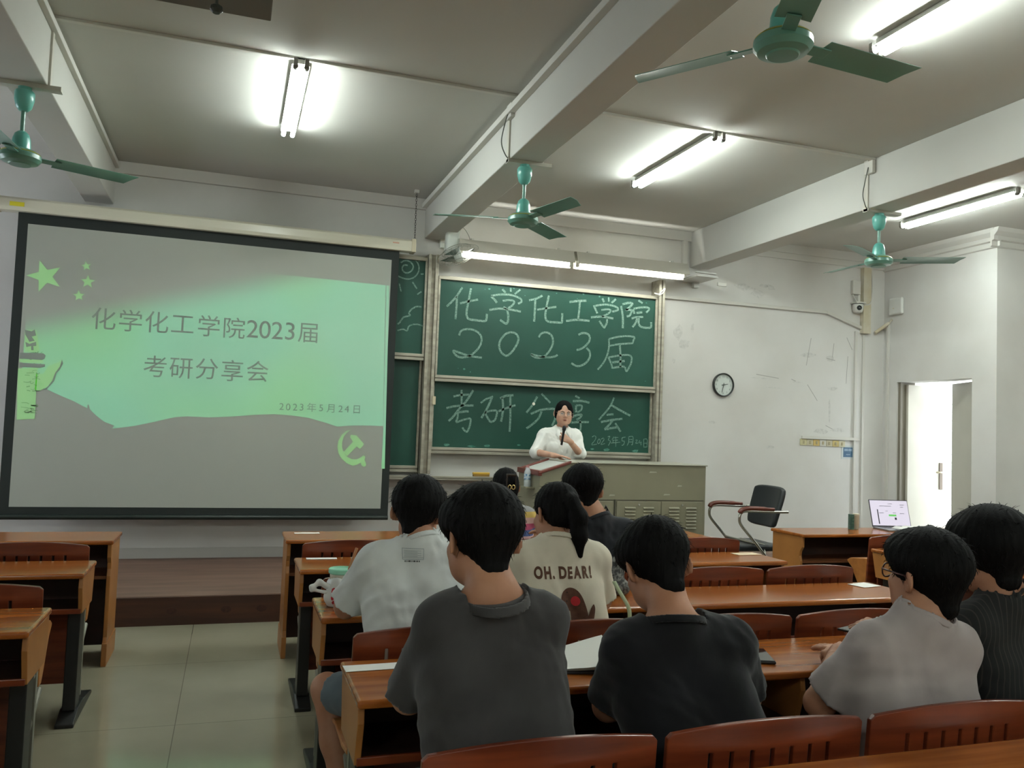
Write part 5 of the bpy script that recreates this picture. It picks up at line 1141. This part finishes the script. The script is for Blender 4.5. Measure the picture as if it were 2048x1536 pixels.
def banded():
    m = bpy.data.materials.new('banded_pastel_cotton'); m.use_nodes = True; nt = m.node_tree; b = nt.nodes['Principled BSDF']; b.inputs['Roughness'].default_value = 0.9
    tc = nd(nt, 'ShaderNodeTexCoord'); sp = nd(nt, 'ShaderNodeSeparateXYZ'); mr = nd(nt, 'ShaderNodeMapRange'); mr.inputs['From Min'].default_value = 0.70; mr.inputs['From Max'].default_value = 1.0
    rp = nd(nt, 'ShaderNodeValToRGB'); rp.color_ramp.interpolation = 'CONSTANT'; e = rp.color_ramp.elements
    e[0].position = 0; e[0].color = lin((196, 158, 156)); e[1].position = 0.34; e[1].color = lin((70, 86, 130))
    for p, c in ((0.46, (160, 62, 92)), (0.58, (190, 156, 150)), (0.70, (196, 168, 92)), (0.82, (150, 150, 150))):
        q = e.new(p); q.color = lin(c)
    nt.links.new(tc.outputs['Object'], sp.inputs[0]); nt.links.new(sp.outputs['Z'], mr.inputs['Value']); nt.links.new(mr.outputs[0], rp.inputs[0]); nt.links.new(rp.outputs[0], b.inputs['Base Color']); return m
clip = person('woman in a banded pastel top with black hair held by a claw clip',
    D((1.625, 4.88, .985), (1.628, 4.95, 1.085), (1.485, 4.88, .905), (1.765, 4.88, .905), (1.45, 5.02, .765), (1.80, 5.02, .765), (1.55, 5.24, .77), (1.70, 5.24, .77), (1.65, 4.82, .51)),
    rad(0), rad(-10), rad(0), 'bun', banded(), 't_shirt', s=0.94, sleeve=0.9, pants=MATS['dark_trousers'], seed=19, girth=0.9, neck_r=0.046, sh=0.05, arm=0.88)
PZ = PLAT
SKIN2 = mat('light_skin', (196, 156, 134), 0.5, col2=(188, 144, 122), scale=(14, 14, 14), spec=0.35)
SHW = mat('white_shirt_cotton', (226, 227, 222), 0.85, bump=0.2, bscale=(16, 16, 10), sheen=0.1)
spk = person('woman speaker in a white shirt holding a microphone behind the lectern',
    D((3.014, 7.50, 1.458), (3.020, 7.45, 1.612), (3.158, 7.48, 1.395), (2.838, 7.48, 1.390), (3.178, 7.40, 1.235), (2.735, 7.42, 1.235), (2.985, 7.20, 1.352), (2.835, 7.19, 1.216), (3.00, 7.52, .965)),
    rad(168), rad(-4), rad(-3), 'tied', SHW, 'shirt', s=1.0, skin=SKIN2, jaw=1.12, dip=-0.55, cdrop=0.012, sleeve=1.12, base_z=PZ, pants=cloth('dark_jeans', (44, 48, 58)), band=False, seed=23, girth=0.94, neck_r=0.046, sh=0.050, arm=0.88, face=True, neckline=0.060, loose=0.010, fold=0.004, hem=-0.12,
    knees={-1: (3.08, 7.51, PZ+.43), 1: (2.92, 7.51, PZ+.43)}, ankles={-1: (3.09, 7.54, PZ+.08), 1: (2.91, 7.54, PZ+.08)}, body_h=0.006, head_h=0.0032, hair_h=0.0035, tuft=120,
    hands={-1: dict(d=(-.88, -.05, .42), n=(.05, -1, .25), curl=1.15, s=.92, side=1), 1: dict(d=(.85, -.5, -.06), n=(0, .1, 1), curl=0.14, s=.92, side=-1)})

# details of the people
BROWNP = mat('brown_print', (86, 56, 40), 0.85)
vs, fs = [], []
x = 1.068
for ch_, w in zip('OH,DEAR!', (0.026, 0.024, 0.022, 0.024, 0.0235, 0.0235, 0.0235, 0.012)):
    cu = bpy.data.curves.new('glyph', 'FONT'); cu.body = ch_; cu.size = 0.047; cu.offset = 0.0022; o_ = bpy.data.objects.new('glyph', cu); COL.objects.link(o_); bpy.context.view_layer.update()
    me = bpy.data.meshes.new_from_object(o_.evaluated_get(bpy.context.evaluated_depsgraph_get())); n0 = len(vs)
    xs = [v.co.x for v in me.vertices]; wd = max(xs)-min(xs)
    vs += [(x+v.co.x-min(xs), 2.8, 0.914+v.co.y) for v in me.vertices]; fs += [tuple(n0+i for i in p.vertices) for p in me.polygons]
    x += wd+0.0065+(0.016 if ch_ == ',' else 0)
    bpy.data.objects.remove(o_); bpy.data.curves.remove(cu); bpy.data.meshes.remove(me)
k_ = (1.296-1.068)/(x-1.068); vs = [(1.068+(v[0]-1.068)*k_, v[1], 0.912+(v[2]-0.914)*1.18) for v in vs]
print_on(oh, 'back_lettering', vs, fs, BROWNP)
din = smooth_line([(1.163, .83), (1.163, .845), (1.170, .862), (1.187, .876), (1.207, .878), (1.228, .868), (1.243, .848), (1.254, .82), (1.262, .79), (1.268, .75), (1.27, .70)], 4)+[Vector((1.20, .70))]+smooth_line([(1.204, .74), (1.212, .772), (1.206, .792), (1.188, .802), (1.170, .814)], 4)
tl = smooth_line([(1.262, .775), (1.270, .795), (1.279, .812), (1.288, .820), (1.293, .805), (1.288, .780), (1.280, .755), (1.269, .735)], 4)
print_on(oh, 'back_print', [(p[0], 2.8, p[1]) for p in din]+[(p[0], 2.8, p[1]) for p in tl], [tuple(range(len(din))), tuple(range(len(din), len(din)+len(tl)))], mat('brown_animal_print', (96, 62, 46), 0.9, col2=(84, 52, 38), scale=(60, 60, 60)))
ckp = [(1.218+0.017*math.cos(a), 2.8, .832+0.017*math.sin(a)) for a in [2*math.pi*i/16 for i in range(16)]]
print_on(oh, 'print_cheek', ckp, [tuple(range(16))], mat('red_print', (190, 48, 52), 0.9), 0.0032)
ey = MB()
for ex, ez in ((1.188, .862), (1.186, .832)):
    n0 = len(ey.v); ey.add([(ex+0.003*math.cos(a), 2.8, ez+0.003*math.sin(a)) for a in range(6)], [(0, 1, 2, 3, 4, 5)])
print_on(oh, 'print_dot', ey.v, ey.f, mat('dark_print', (40, 28, 24), 0.9), 0.0036)
lb = MB(); x0, x1, z0, z1 = .583, .656, .966, 1.022
for a, b, c, d in ((x0, x1, z1-.002, z1), (x0, x1, .990, .9915), (x0, x0+.002, .985, z1), (x1-.002, x1, .985, z1), (x0, x1, .984, .986)): lb.add([(a, 2.8, c), (b, 2.8, c), (b, 2.8, d), (a, 2.8, d)], [(0, 1, 2, 3)])
for i in range(6): lb.add([(x0+.006, 2.8, 1.013-.004*i), (x1-.010-(.012 if i % 2 else 0), 2.8, 1.013-.004*i), (x1-.010-(.012 if i % 2 else 0), 2.8, 1.0145-.004*i), (x0+.006, 2.8, 1.0145-.004*i)], [(0, 1, 2, 3)])
print_on(white, 'back_print', lb.v, lb.f, mat('faint_grey_print', (150, 158, 160), 0.9))
l2_ = MB(); r_x = x0+.008
for w in (.004, .003, .009, .003, .008, .005, .004): l2_.add([(r_x, 2.8, .976), (r_x+w, 2.8, .976), (r_x+w, 2.8, .981), (r_x, 2.8, .981)], [(0, 1, 2, 3)]); r_x += w+.0025
print_on(white, 'back_text', l2_.v, l2_.f, mat('dark_grey_print', (70, 72, 74), 0.9))

def glasses(p, parent, m, lens_m, s, top_only=False):
    hp, HR = p['hp'], Matrix(p['HR'].tolist()); mb = MB(); B = Vector(p['base']); ln = MB()
    def q(x, y, z): return Vector(hp(x, y, z))-B
    for g in (-1, 1):
        ring = [q(g*0.033+0.024*math.cos(a), 0.099-0.006*abs(math.cos(a)) if True else 0, 0.002+0.019*math.sin(a)) for a in [2*math.pi*i/20 for i in range(21)]]
        mb.tube(ring, s, 6, cap=False); mb.tube([q(g*0.057, 0.094, 0.008), q(g*0.078, 0.06, 0.010), q(g*0.084, 0.0, 0.008), q(g*0.082, -0.02, -0.008)], s, 6)
        n0 = ln.v.__len__(); ln.add(ring[:-1], [tuple(range(20))])
    mb.tube([q(-0.010, 0.100, 0.006), q(0, 0.104, 0.008), q(0.010, 0.100, 0.006)], s, 6)
    o = mb.build('glasses', m, p['body'], smooth=True); ln.build('lens', lens_m, o)
    return o
LENS = mat('clear_lens', (235, 240, 240), 0.05, alpha=0.18, spec=0.6)
glasses(lilac, None, mat('dark_red_frame', (58, 26, 26), 0.3), LENS, 0.0024)
glasses(spk, None, mat('thin_gold_frame', (150, 130, 104), 0.3, metal=0.5), LENS, 0.0011)
# the face of the speaker
def face_bits(p):
    hp, HR, B = p['hp'], p['HR'], Vector(p['base'])
    def q(x, y, z): return Vector(hp(x, y, z))-B
    Mh = Matrix(HR.tolist())
    def ball(c, r): return MB().ball(q(*c), r, 14, 10, Mh)
    for g in (-1, 1):
        eb = ball((g*0.031, 0.0765, 0.003), (0.0125, 0.0105, 0.0085)).build('eye', mat('eye_white', (214, 206, 198), 0.25), p['body'], smooth=True)
        ball((g*0.031, 0.0845, 0.003), (0.0055, 0.0035, 0.0055)).build('iris', mat('dark_iris', (24, 16, 14), 0.2), eb, smooth=True)
        ball((g*0.031, 0.079, 0.0075), (0.0145, 0.0105, 0.006)).build('eyelid', SKIN2, p['body'], smooth=True)
        MB().tube([q(g*0.017, 0.0895, 0.006), q(g*0.031, 0.0915, 0.0065), q(g*0.045, 0.084, 0.003)], 0.0024, 5).build('eyelash', HAIR, p['body'])
        MB().tube([q(g*0.014, 0.0905, 0.020), q(g*0.030, 0.0905, 0.0255), q(g*0.048, 0.0790, 0.022)], [0.0030, 0.0036, 0.0018], 6).build('eyebrow', mat('dark_eyebrow', (48, 34, 28), 0.7), p['body'], smooth=True)
    LP = mat('lip', (150, 78, 70), 0.45)
    MB().ball(q(0, 0.0845, -0.0525), (0.021, 0.0085, 0.0042), 16, 8, Mh).ball(q(0, 0.0835, -0.0615), (0.018, 0.0085, 0.0048), 16, 8, Mh).build('lips', LP, p['body'], smooth=True)
    MB().ball(q(0, 0.0905, -0.0572), (0.015, 0.0035, 0.0022), 14, 6, Mh).build('mouth_opening', mat('dark_mouth', (70, 28, 26), 0.6), p['body'], smooth=True)
face_bits(spk)
# collar, placket and cuffs of the speaker's shirt
def collar(p, m):
    B = Vector(p['base']); N = Vector(p['N']); l, up, fw = Vector(p['l']), Vector(p['up']), Vector(p['fw']); ax = (Vector(p['nb'])-N).normalized()
    mb = MB(); n = 24
    for i in range(n+1):
        a = math.pi*(-0.5+0.13)+(2*math.pi-0.26*math.pi)*i/n+math.pi     # opens at the front
        d = l*math.cos(a)+fw*math.sin(a)
        fr = max(0, d.dot(fw)); c = N+fw*0.012+up*0.004
        top = c+d*0.058+up*(0.036-0.062*fr**2)+fw*0.008; fold = c+d*0.064+up*(0.040-0.062*fr**2)+fw*0.008; low = c+d*(0.090+0.030*fr)+up*(0.002-0.098*fr**1.5)+fw*(0.004+0.018*fr)
        mb.v += [tuple(top-B-up*0.03), tuple(top-B), tuple(fold-B), tuple(low-B)]
    mb.f = [(4*i+j, 4*i+j+1, 4*i+j+5, 4*i+j+4) for i in range(n) for j in range(3)]; mb.mi = [0]*len(mb.f)
    o = mb.build('collar', m, p['shirt'], smooth=True); s_ = o.modifiers.new('thick', 'SOLIDIFY'); s_.thickness = 0.003; return o
collar(spk, SHW)
bt = BVHTree.FromPolygons([v.co for v in spk['shirt'].data.vertices], [tuple(f.vertices) for f in spk['shirt'].data.polygons])
def front_pt(x, z, e):
    loc, nrm, i, d_ = bt.ray_cast(Vector((x, -1.0, z)), Vector((0, 1, 0))); return (loc-Vector((0, e, 0))) if loc else None
pk = MB(); rows = []
for i in range(18):
    z = 1.385-PZ-i*0.028; a = front_pt(0.012-0.016, z, 0.002); b = front_pt(0.012+0.016, z, 0.002)
    if a and b: rows.append((a, b))
for a, b in rows: pk.v += [tuple(a), tuple(b)]
pk.f = [(2*i, 2*i+1, 2*i+3, 2*i+2) for i in range(len(rows)-1)]; pk.mi = [0]*len(pk.f); pk.build('placket', SHW, spk['shirt'], smooth=True)
for i in range(6):
    c = front_pt(0.012, 1.365-PZ-i*0.075, 0.003)
    if c: MB().ball(c, (0.005, 0.002, 0.005), 10, 6).build('button', mat('pearl_button', (200, 202, 198), 0.3), spk['shirt'], smooth=True)
for q, e_, w_ in ((-1, (3.178, 7.40, 1.235), (2.985, 7.20, 1.352)), (1, (2.735, 7.42, 1.235), (2.835, 7.19, 1.216))):
    e_, w_ = Vector(e_)-Vector(spk['base']), Vector(w_)-Vector(spk['base']); d = (w_-e_).normalized(); L = (w_-e_).length
    MB().tube([e_+d*(0.12*L-0.040), e_+d*(0.12*L-0.034), e_+d*(0.12*L+0.010), e_+d*(0.12*L+0.014)], [0.050, 0.060, 0.060, 0.052], 20, cap=False).build('rolled_cuff', SHW, spk['shirt'], smooth=True)
# claw clip and hair tie
cc = thing('hair_clip', 'dark claw clip with gold ornament in the hair above the banded pastel top', 'hair clip', clip['hp'](0, -0.128, 0.02))
MB().box(-0.028, 0.028, -0.010, 0.0, 0.035, 0.050).box(-0.032, -0.024, -0.012, 0.004, -0.045, 0.05).box(0.024, 0.032, -0.012, 0.004, -0.045, 0.05).build('claw', mat('tortoiseshell', (40, 30, 22), 0.25), cc, bevel=0.003)
og = MB()
for k in (-1, 1): og.tube([(k*0.012+0.010*math.cos(a), -0.014, -0.030+0.013*math.sin(a)) for a in [2*math.pi*i/16 for i in range(17)]], 0.0028, 6, cap=False)
og.build('ornament', mat('gold_ornament', (190, 168, 110), 0.3, metal=0.8), cc)
MB().lathe([(0.024, -0.008), (0.029, 0.0), (0.024, 0.008)], oh['hp'](0.004, -0.128, 0.030)-oh['base'], 16, M=Matrix.Rotation(rad(60), 3, 'X'), cap=False).build('hair_tie', mat('black_elastic', (22, 22, 24), 0.7), oh['hair'], smooth=True)
# microphone in the speaker's hand
mic = thing('microphone', 'black handheld microphone held under the chin of the speaker', 'microphone', (2.893, 7.172, 1.315))
Mm = Matrix.Rotation(rad(10), 3, 'X') @ Matrix.Rotation(rad(4), 3, 'Y')
MB().lathe([(0.008, 0), (0.0105, 0.004), (0.0105, 0.02), (0.0115, 0.10), (0.013, 0.135)], n=16, M=Mm).build('handle', mat('black_plastic', (22, 22, 23), 0.4), mic, smooth=True, auto=50)
MB().lathe([(0.0135, 0.135), (0.017, 0.140), (0.0185, 0.153), (0.018, 0.166), (0.013, 0.178), (0.0001, 0.183)], n=18, M=Mm).build('grille', mat('dark_mesh_grille', (44, 44, 46), 0.5, metal=0.5), mic, smooth=True, auto=60)
# bracelet of the person in the pinstriped shirt
br_ = thing('bracelet', 'bracelet of mint, white and orange beads on the wrist above the third desk row', 'bracelet', (2.108, 2.292, 0.824))
dv = Vector((.065, .21, .025)).normalized(); a1 = dv.cross(Vector((0, 0, 1))).normalized(); a2 = a1.cross(dv)
for i in range(18):
    a = 2*math.pi*i/18; MB().ball(a1*0.038*math.cos(a)+a2*0.038*math.sin(a), 0.0078, 10, 7).build('bead', mat(*(('mint_bead', (126, 196, 184), 0.3), ('white_bead', (220, 222, 214), 0.3), ('mint_bead', (126, 196, 184), 0.3), ('teal_bead', (60, 140, 136), 0.3), ('orange_bead', (214, 130, 62), 0.3))[i % 5]), br_, smooth=True)
# ---------------------------------------------------------------- things on the desks
PAPER = mat('white_paper', (232, 232, 226), 0.8)
def sheet(name, label, x, y, w, d, rz, z=HT, th=0.0015, m=PAPER, group=None, cat='paper'):
    mb = MB(); n = 6
    for i in range(n+1):
        for j in (0, 1):
            u = i/n; mb.v.append(((u-0.5)*w, (j-0.5)*d, th+0.004*max(0, abs(u-0.5)*2-0.7)**2*(1 if j else 0.6)))
    mb.f = [(2*i, 2*i+2, 2*i+3, 2*i+1) for i in range(n)]; mb.mi = [0]*n
    o = mb.build(name, m, None, (x, y, z), (0, 0, rz)); sd = o.modifiers.new('thick', 'SOLIDIFY'); sd.thickness = 0.0012; sd.offset = 1
    return tag(o, label, cat, group)
sheet('paper_slip', 'long white paper slip on the aisle end of the third desk row', .435, 2.53, .165, .062, rad(2))
sheet('paper_slip', 'white paper slip on the first seated desk row, near the drink cup', .49, 4.565, .16, .05, rad(-2))
sheet('paper_slip', 'white paper slip on the aisle end of the front counter of the middle block', .50, 5.60, .16, .055, 0)
sheet('paper_slip', 'curled white paper on the far end of the second desk row, behind empty seats', 3.09, 3.49, .13, .10, rad(12))
sheet('paper_slip', 'pale buff paper on the desk row end near the bow chair', 3.09, 4.52, .17, .09, rad(4), m=mat('buff_paper', (206, 186, 158), 0.7))

cup = thing('drink_cup', 'plastic cup of milky drink with mint lid and brown straw', 'cup', (.452, 3.435, HT))
MB().lathe([(0.030, 0.0), (0.034, 0.002), (0.046, 0.10), (0.048, 0.125)], n=32).build('cup_body', mat('milky_drink', (206, 196, 180), 0.3, col2=(214, 208, 196), scale=(20, 20, 8)), cup, smooth=True, auto=40)
MB().lathe([(0.049, 0.122), (0.0535, 0.126), (0.0535, 0.140), (0.050, 0.143), (0.048, 0.137), (0.0001, 0.136)], n=32).build('lid', mat('mint_lid', (150, 214, 186), 0.3), cup, smooth=True, auto=35)
MB().tube([(0.02, 0.0, 0.05), (0.028, 0.0, 0.136), (0.056, 0.004, 0.222)], 0.006, 10).build('straw', mat('brown_straw', (172, 118, 78), 0.5), cup, smooth=True, auto=50)
PB = mat('white_plastic_bag', (222, 224, 222), 0.4, alpha=0.85)
bg_ = thing('plastic_bag', 'thin white carrier bag with red print crumpled round the drink cup', 'bag', (.445, 3.42, HT))
bv_, bf_ = field_mesh([RC((0, 0.0, 0.012), (0.0, 0.0, 0.07), 0.052, 0.055, 0.03), EL((-0.02, -0.03, 0.035), (0.045, 0.035, 0.034), 0.03), EL((0.03, -0.035, 0.03), (0.04, 0.03, 0.03), 0.03)], [EL((0, 0.005, 0.13), (0.044, 0.044, 0.08), 0.004)], 0.004, disp=folds(31, 0.006, 60), planes=[((0, 0, 0.001), (0, 0, -1))])
mesh_obj('bag_body', [(bv_, bf_)], PB, bg_)
hn = [RC((-0.045, -0.02, 0.075), (-0.085, -0.03, 0.095), 0.010, 0.012, 0.01), RC((-0.085, -0.03, 0.095), (-0.112, -0.03, 0.078), 0.013, 0.012, 0.01), RC((-0.112, -0.03, 0.078), (-0.115, -0.03, 0.065), 0.011, 0.008, 0.01), RC((-0.112, -0.03, 0.07), (-0.05, -0.035, 0.055), 0.006, 0.008, 0.008)]
mesh_obj('bag_handle', [field_mesh(hn, [], 0.003, disp=folds(33, 0.004, 90))], PB, bg_)
rp_ = MB(); btb = BVHTree.FromPolygons([Vector(v) for v in bv_], [tuple(int(i) for i in f) for f in bf_])
for cx_, cz_, w_, h_ in ((-0.030, 0.062, .010, .016), (-0.024, 0.022, .014, .010), (-0.012, 0.010, .020, .006), (-0.036, 0.040, .006, .010)):
    P_ = []
    for k in range(8):
        a = 2*math.pi*k/8; loc, nn_, i_, d_ = btb.ray_cast(Vector((cx_+w_*math.cos(a), -0.3, cz_+h_*math.sin(a))), Vector((0, 1, 0)))
        if loc: P_.append(loc-Vector((0, 0.0015, 0)))
    if len(P_) > 2: rp_.add(P_, [tuple(range(len(P_)))])
rp_.build('red_print', mat('red_bag_print', (178, 36, 48), 0.6), bg_)

nb_ = thing('notebook', 'open black notebook with a fan of white pages on the third desk row', 'notebook', (1.095, 2.455, HT+0.001), rad(-12))
MB().box(-0.10, 0.10, -0.125, 0.125, 0.0, 0.006).build('cover', mat('black_notebook_cover', (28, 28, 32), 0.4), nb_, bevel=0.002)
for k in range(5):
    pg = MB(); n = 8
    for i in range(n+1):
        for j in (0, 1):
            u = i/n; pg.v.append((-0.095+0.185*u*(1-0.02*k), (-0.118 if j == 0 else 0.118)-0.004*k*u, 0.0075+0.0015*k+(0.035+0.010*k)*u**1.5*(1-0.35*u)*(0.35 if j == 0 else 1)))
    pg.f = [(2*i, 2*i+2, 2*i+3, 2*i+1) for i in range(n)]; pg.mi = [0]*n; pg.build('page', PAPER, nb_, smooth=True)
ph = thing('phone', 'flat black phone lying at the elbow of the man in black', 'phone', (1.70, 2.405, HT), rad(-22))
MB().box(-0.040, 0.040, -0.082, 0.082, 0, 0.011).build('case', mat('black_phone_case', (18, 18, 19), 0.35), ph, bevel=0.006, seg=3)
MB().box(-0.036, 0.036, -0.078, 0.078, 0.011, 0.0116).build('glass', mat('black_phone_glass', (10, 11, 12), 0.05, spec=0.7), ph)
ph2 = thing('phone', 'dark phone held over the third desk row beside the beaded bracelet', 'phone', (2.095, 2.395, 0.800), rad(20))
MB().box(-0.070, 0.070, -0.036, 0.036, -0.004, 0.004).build('case', MATS['black_phone_case'], ph2, bevel=0.003)
MB().box(-0.066, 0.066, -0.033, 0.033, 0.004, 0.0045).build('glass', MATS['black_phone_glass'], ph2)

stp = MB(); ctr = [(1.405, 2.905, .885), (1.418, 2.90, .86), (1.442, 2.90, .825), (1.462, 2.90, .795), (1.474, 2.905, .765), (1.476, 2.91, .72), (1.474, 2.915, .60), (1.468, 2.90, .46)]
for p in smooth_line(ctr, 4): stp.v += [(p.x-0.008, p.y, p.z), (p.x+0.008, p.y, p.z+0.002)]
nn_ = len(stp.v)//2; stp.f = [(2*i, 2*i+1, 2*i+3, 2*i+2) for i in range(nn_-1)]; stp.mi = [0]*len(stp.f)
so_ = stp.build('strap', mat('pale_green_webbing', (170, 184, 150), 0.8), smooth=True); sd_ = so_.modifiers.new('thick', 'SOLIDIFY'); sd_.thickness = 0.002
tag(so_, 'pale green webbing strap hanging beside the cream top with OH, DEAR!', 'strap')
gb = field_mesh([RC((0, 0, 0.05), (0.03, 0.02, 0.13), 0.045, 0.040, 0.03), RC((-0.04, 0.0, 0.035), (0.05, 0.0, 0.035), 0.034, 0.034, 0.02)], [], 0.005, disp=folds(41, 0.006, 50), planes=[((0, 0, 0.001), (0, 0, -1))])
go_ = mesh_obj('cloth_bag', [gb], mat('mottled_grey_cloth', (54, 56, 56), 0.9, col2=(120, 122, 118), scale=(55, 55, 55), lo=0.45, hi=0.6), None, (0, 0, 0), (1.655, 3.44, HT))
tag(go_, 'small mottled grey cloth bag on the second desk row beside the dark t-shirt', 'bag')

# laptop counter
lp = thing('laptop', 'open silver laptop showing a document page on the counter by the door', 'laptop', (5.36, 5.64, HT), rad(-10))
MB().box(-0.18, 0.18, -0.12, 0.115, 0.0, 0.014).build('base', mat('silver_laptop', (150, 152, 154), 0.35, metal=0.6), lp, bevel=0.004)
MB().box(-0.145, 0.145, -0.005, 0.10, 0.0145, 0.0155).build('keyboard', mat('dark_keys', (44, 44, 48), 0.5), lp)
ld = bpy.data.objects.new('lid', None)
lid = MB().box(-0.18, 0.18, 0.0, 0.007, 0.0, 0.235).build('lid', mat('dark_laptop_bezel', (56, 54, 58), 0.4), lp, loc=(0, 0.116, 0.012), rot=(rad(-17), 0, 0), bevel=0.003)
LSM = mat('lit_laptop_screen', (60, 60, 64), 0.4, emit=(206, 200, 214), estr=0.42)
MB().box(-0.174, 0.174, -0.0012, -0.0002, 0.012, 0.228).build('display', LSM, lid)
ui = MB()
for a, b, c, d in ((-0.118, -0.108, .025, .15),): ui.add([(a, -.0020, c), (b, -.0020, c), (b, -.0020, d), (a, -.0020, d)], [(0, 1, 2, 3)])
ui.add([(0.036, -.0020, .062), (0.054, -.0020, .062), (0.054, -.0020, .082), (0.036, -.0020, .082)], [(0, 1, 2, 3)])
ui.build('dark_ui_block', mat('dark_ui', (56, 52, 66), 0.5), lid)
MB().add([(-0.015, -.002, .092), (0.055, -.002, .092), (0.055, -.002, .108), (-0.015, -.002, .108)], [(0, 1, 2, 3)]).build('green_ui_block', mat('green_ui', (60, 140, 60), 0.5, emit=(110, 190, 100), estr=0.3), lid)
lt = MB()
for a, b, c in ((-.10, -.06, .118), (-.04, -.02, .135), (.025, .055, .12), (.09, .13, .115), (-.09, .02, .178), (-.01, .03, .198), (.10, .14, .19), (.10, .13, .17)): lt.add([(a, -.002, c), (b, -.002, c), (b, -.002, c+.004), (a, -.002, c+.004)], [(0, 1, 2, 3)])
lt.build('page_lines', mat('grey_ui_line', (120, 118, 128), 0.5), lid)
np_ = thing('note_pad', 'open white notebook lying on the keyboard of the laptop', 'notebook', (5.42, 5.60, HT+0.0165), rad(14))
for sgn in (-1, 1):
    pg = MB(); n = 8
    for i in range(n+1):
        for j in (0, 1):
            u = i/n; pg.v.append((sgn*0.13*u, -0.085+0.17*j, 0.003+0.022*math.sin(math.pi*min(u*1.1, 1))*0.6))
    pg.f = [(2*i, 2*i+2, 2*i+3, 2*i+1) if sgn > 0 else (2*i, 2*i+1, 2*i+3, 2*i+2) for i in range(n)]; pg.mi = [0]*n
    o = pg.build('page', PAPER, np_, smooth=True); q_ = o.modifiers.new('thick', 'SOLIDIFY'); q_.thickness = 0.004; q_.offset = -1
MB().tube([(0.02, -0.06, 0.026), (0.10, -0.02, 0.026)], 0.004, 8).build('pen', mat('grey_pen', (110, 112, 118), 0.3), np_)
tag(MB().ball((0, 0, 0.0), (0.033, 0.055, 0.036), 18, 10).build('computer_mouse', mat('black_mouse', (30, 30, 34), 0.4), None, (5.74, 5.70, HT+0.002), (0, 0, rad(10)), smooth=True), 'black computer mouse on the counter beside the laptop', 'mouse')
g1 = MB().box(-0.016, 0.016, -0.03, 0.03, 0, 0.125).build('drink_carton', mat('dark_green_carton', (44, 78, 66), 0.5, col2=(90, 120, 100), scale=(30, 30, 60), lo=0.5, hi=0.7), None, (4.905, 5.70, HT), (0, 0, rad(-24)), bevel=0.002)
tag(g1, 'slim dark green carton standing beside the laptop', 'box')
t_ = thing('tumbler', 'beige tumbler standing between the green carton and the laptop', 'cup', (4.957, 5.705, HT))
MB().lathe([(0.020, 0), (0.024, 0.003), (0.027, 0.115)], n=24).build('body', mat('beige_tumbler', (178, 166, 142), 0.45), t_, smooth=True, auto=40)
MB().lathe([(0.0285, 0.113), (0.0285, 0.128), (0.024, 0.131), (0.0001, 0.131)], n=24).build('cap', mat('pale_cap', (196, 188, 166), 0.4), t_, smooth=True, auto=40)

# on the lectern
MB().box(-0.085, 0.0, 0.10, 0.30, 0.735, 0.75).build('side_shelf', LB, lec, bevel=0.003)
wb = thing('water_bottle', 'clear water bottle with blue label beside the sloped end of the lectern', 'bottle', (2.488, 6.94, PLAT+0.75))
MB().lathe([(0.028, 0.0), (0.031, 0.004), (0.031, 0.05), (0.029, 0.055), (0.031, 0.06), (0.031, 0.125), (0.018, 0.155), (0.0125, 0.165), (0.0125, 0.172)], n=24).build('bottle_body', mat('clear_plastic', (226, 234, 238), 0.12, alpha=0.55), wb, smooth=True, auto=40)
MB().lathe([(0.0318, 0.062), (0.0318, 0.110)], n=24, cap=False).build('label', mat('blue_white_label', (196, 210, 218), 0.4, col2=(70, 120, 160), scale=(30, 30, 50), lo=0.5, hi=0.6), wb, smooth=True)
MB().lathe([(0.0145, 0.166), (0.0145, 0.182), (0.0001, 0.183)], n=18).build('bottle_cap', mat('pink_cap', (186, 132, 132), 0.4), wb, smooth=True, auto=40)
sheet('paper_slip', 'white paper under the hand of the speaker on the lectern', 2.905, 7.00, .10, .06, rad(20), z=PLAT+0.982)

# ---------------------------------------------------------------- box hanging above the aisle
pc = thing('projector_cage', 'flat grey projector box hanging under the ceiling with two dark knobs below', 'projector', (-0.30, 2.86, 2.94))
MB().box(-0.42, 0.36, 0.0, 0.34, 0.0, 0.30).build('casing', mat('dull_grey_casing', (112, 106, 96), 0.7), pc, bevel=0.004)
KN = mat('dark_knob', (58, 60, 54), 0.5)
for x, dz in ((-0.16, -0.005), (0.175, 0.0)):
    rd_ = MB().tube([(x, 0.14, -0.07+dz), (x, 0.14, 0.01)], 0.005, 8).build('hanging_rod', KN, pc)
    MB().lathe([(0.010, -0.068), (0.021, -0.076), (0.022, -0.088), (0.012, -0.098)], (x, 0.14, dz), 12).build('knob', KN, rd_)
for x in (-0.36, 0.30):
    for y in (0.05, 0.29): MB().tube([(x, y, 0.30), (x, y, ZC-2.94)], 0.008, 8).build('ceiling_rod', STEEL, pc)
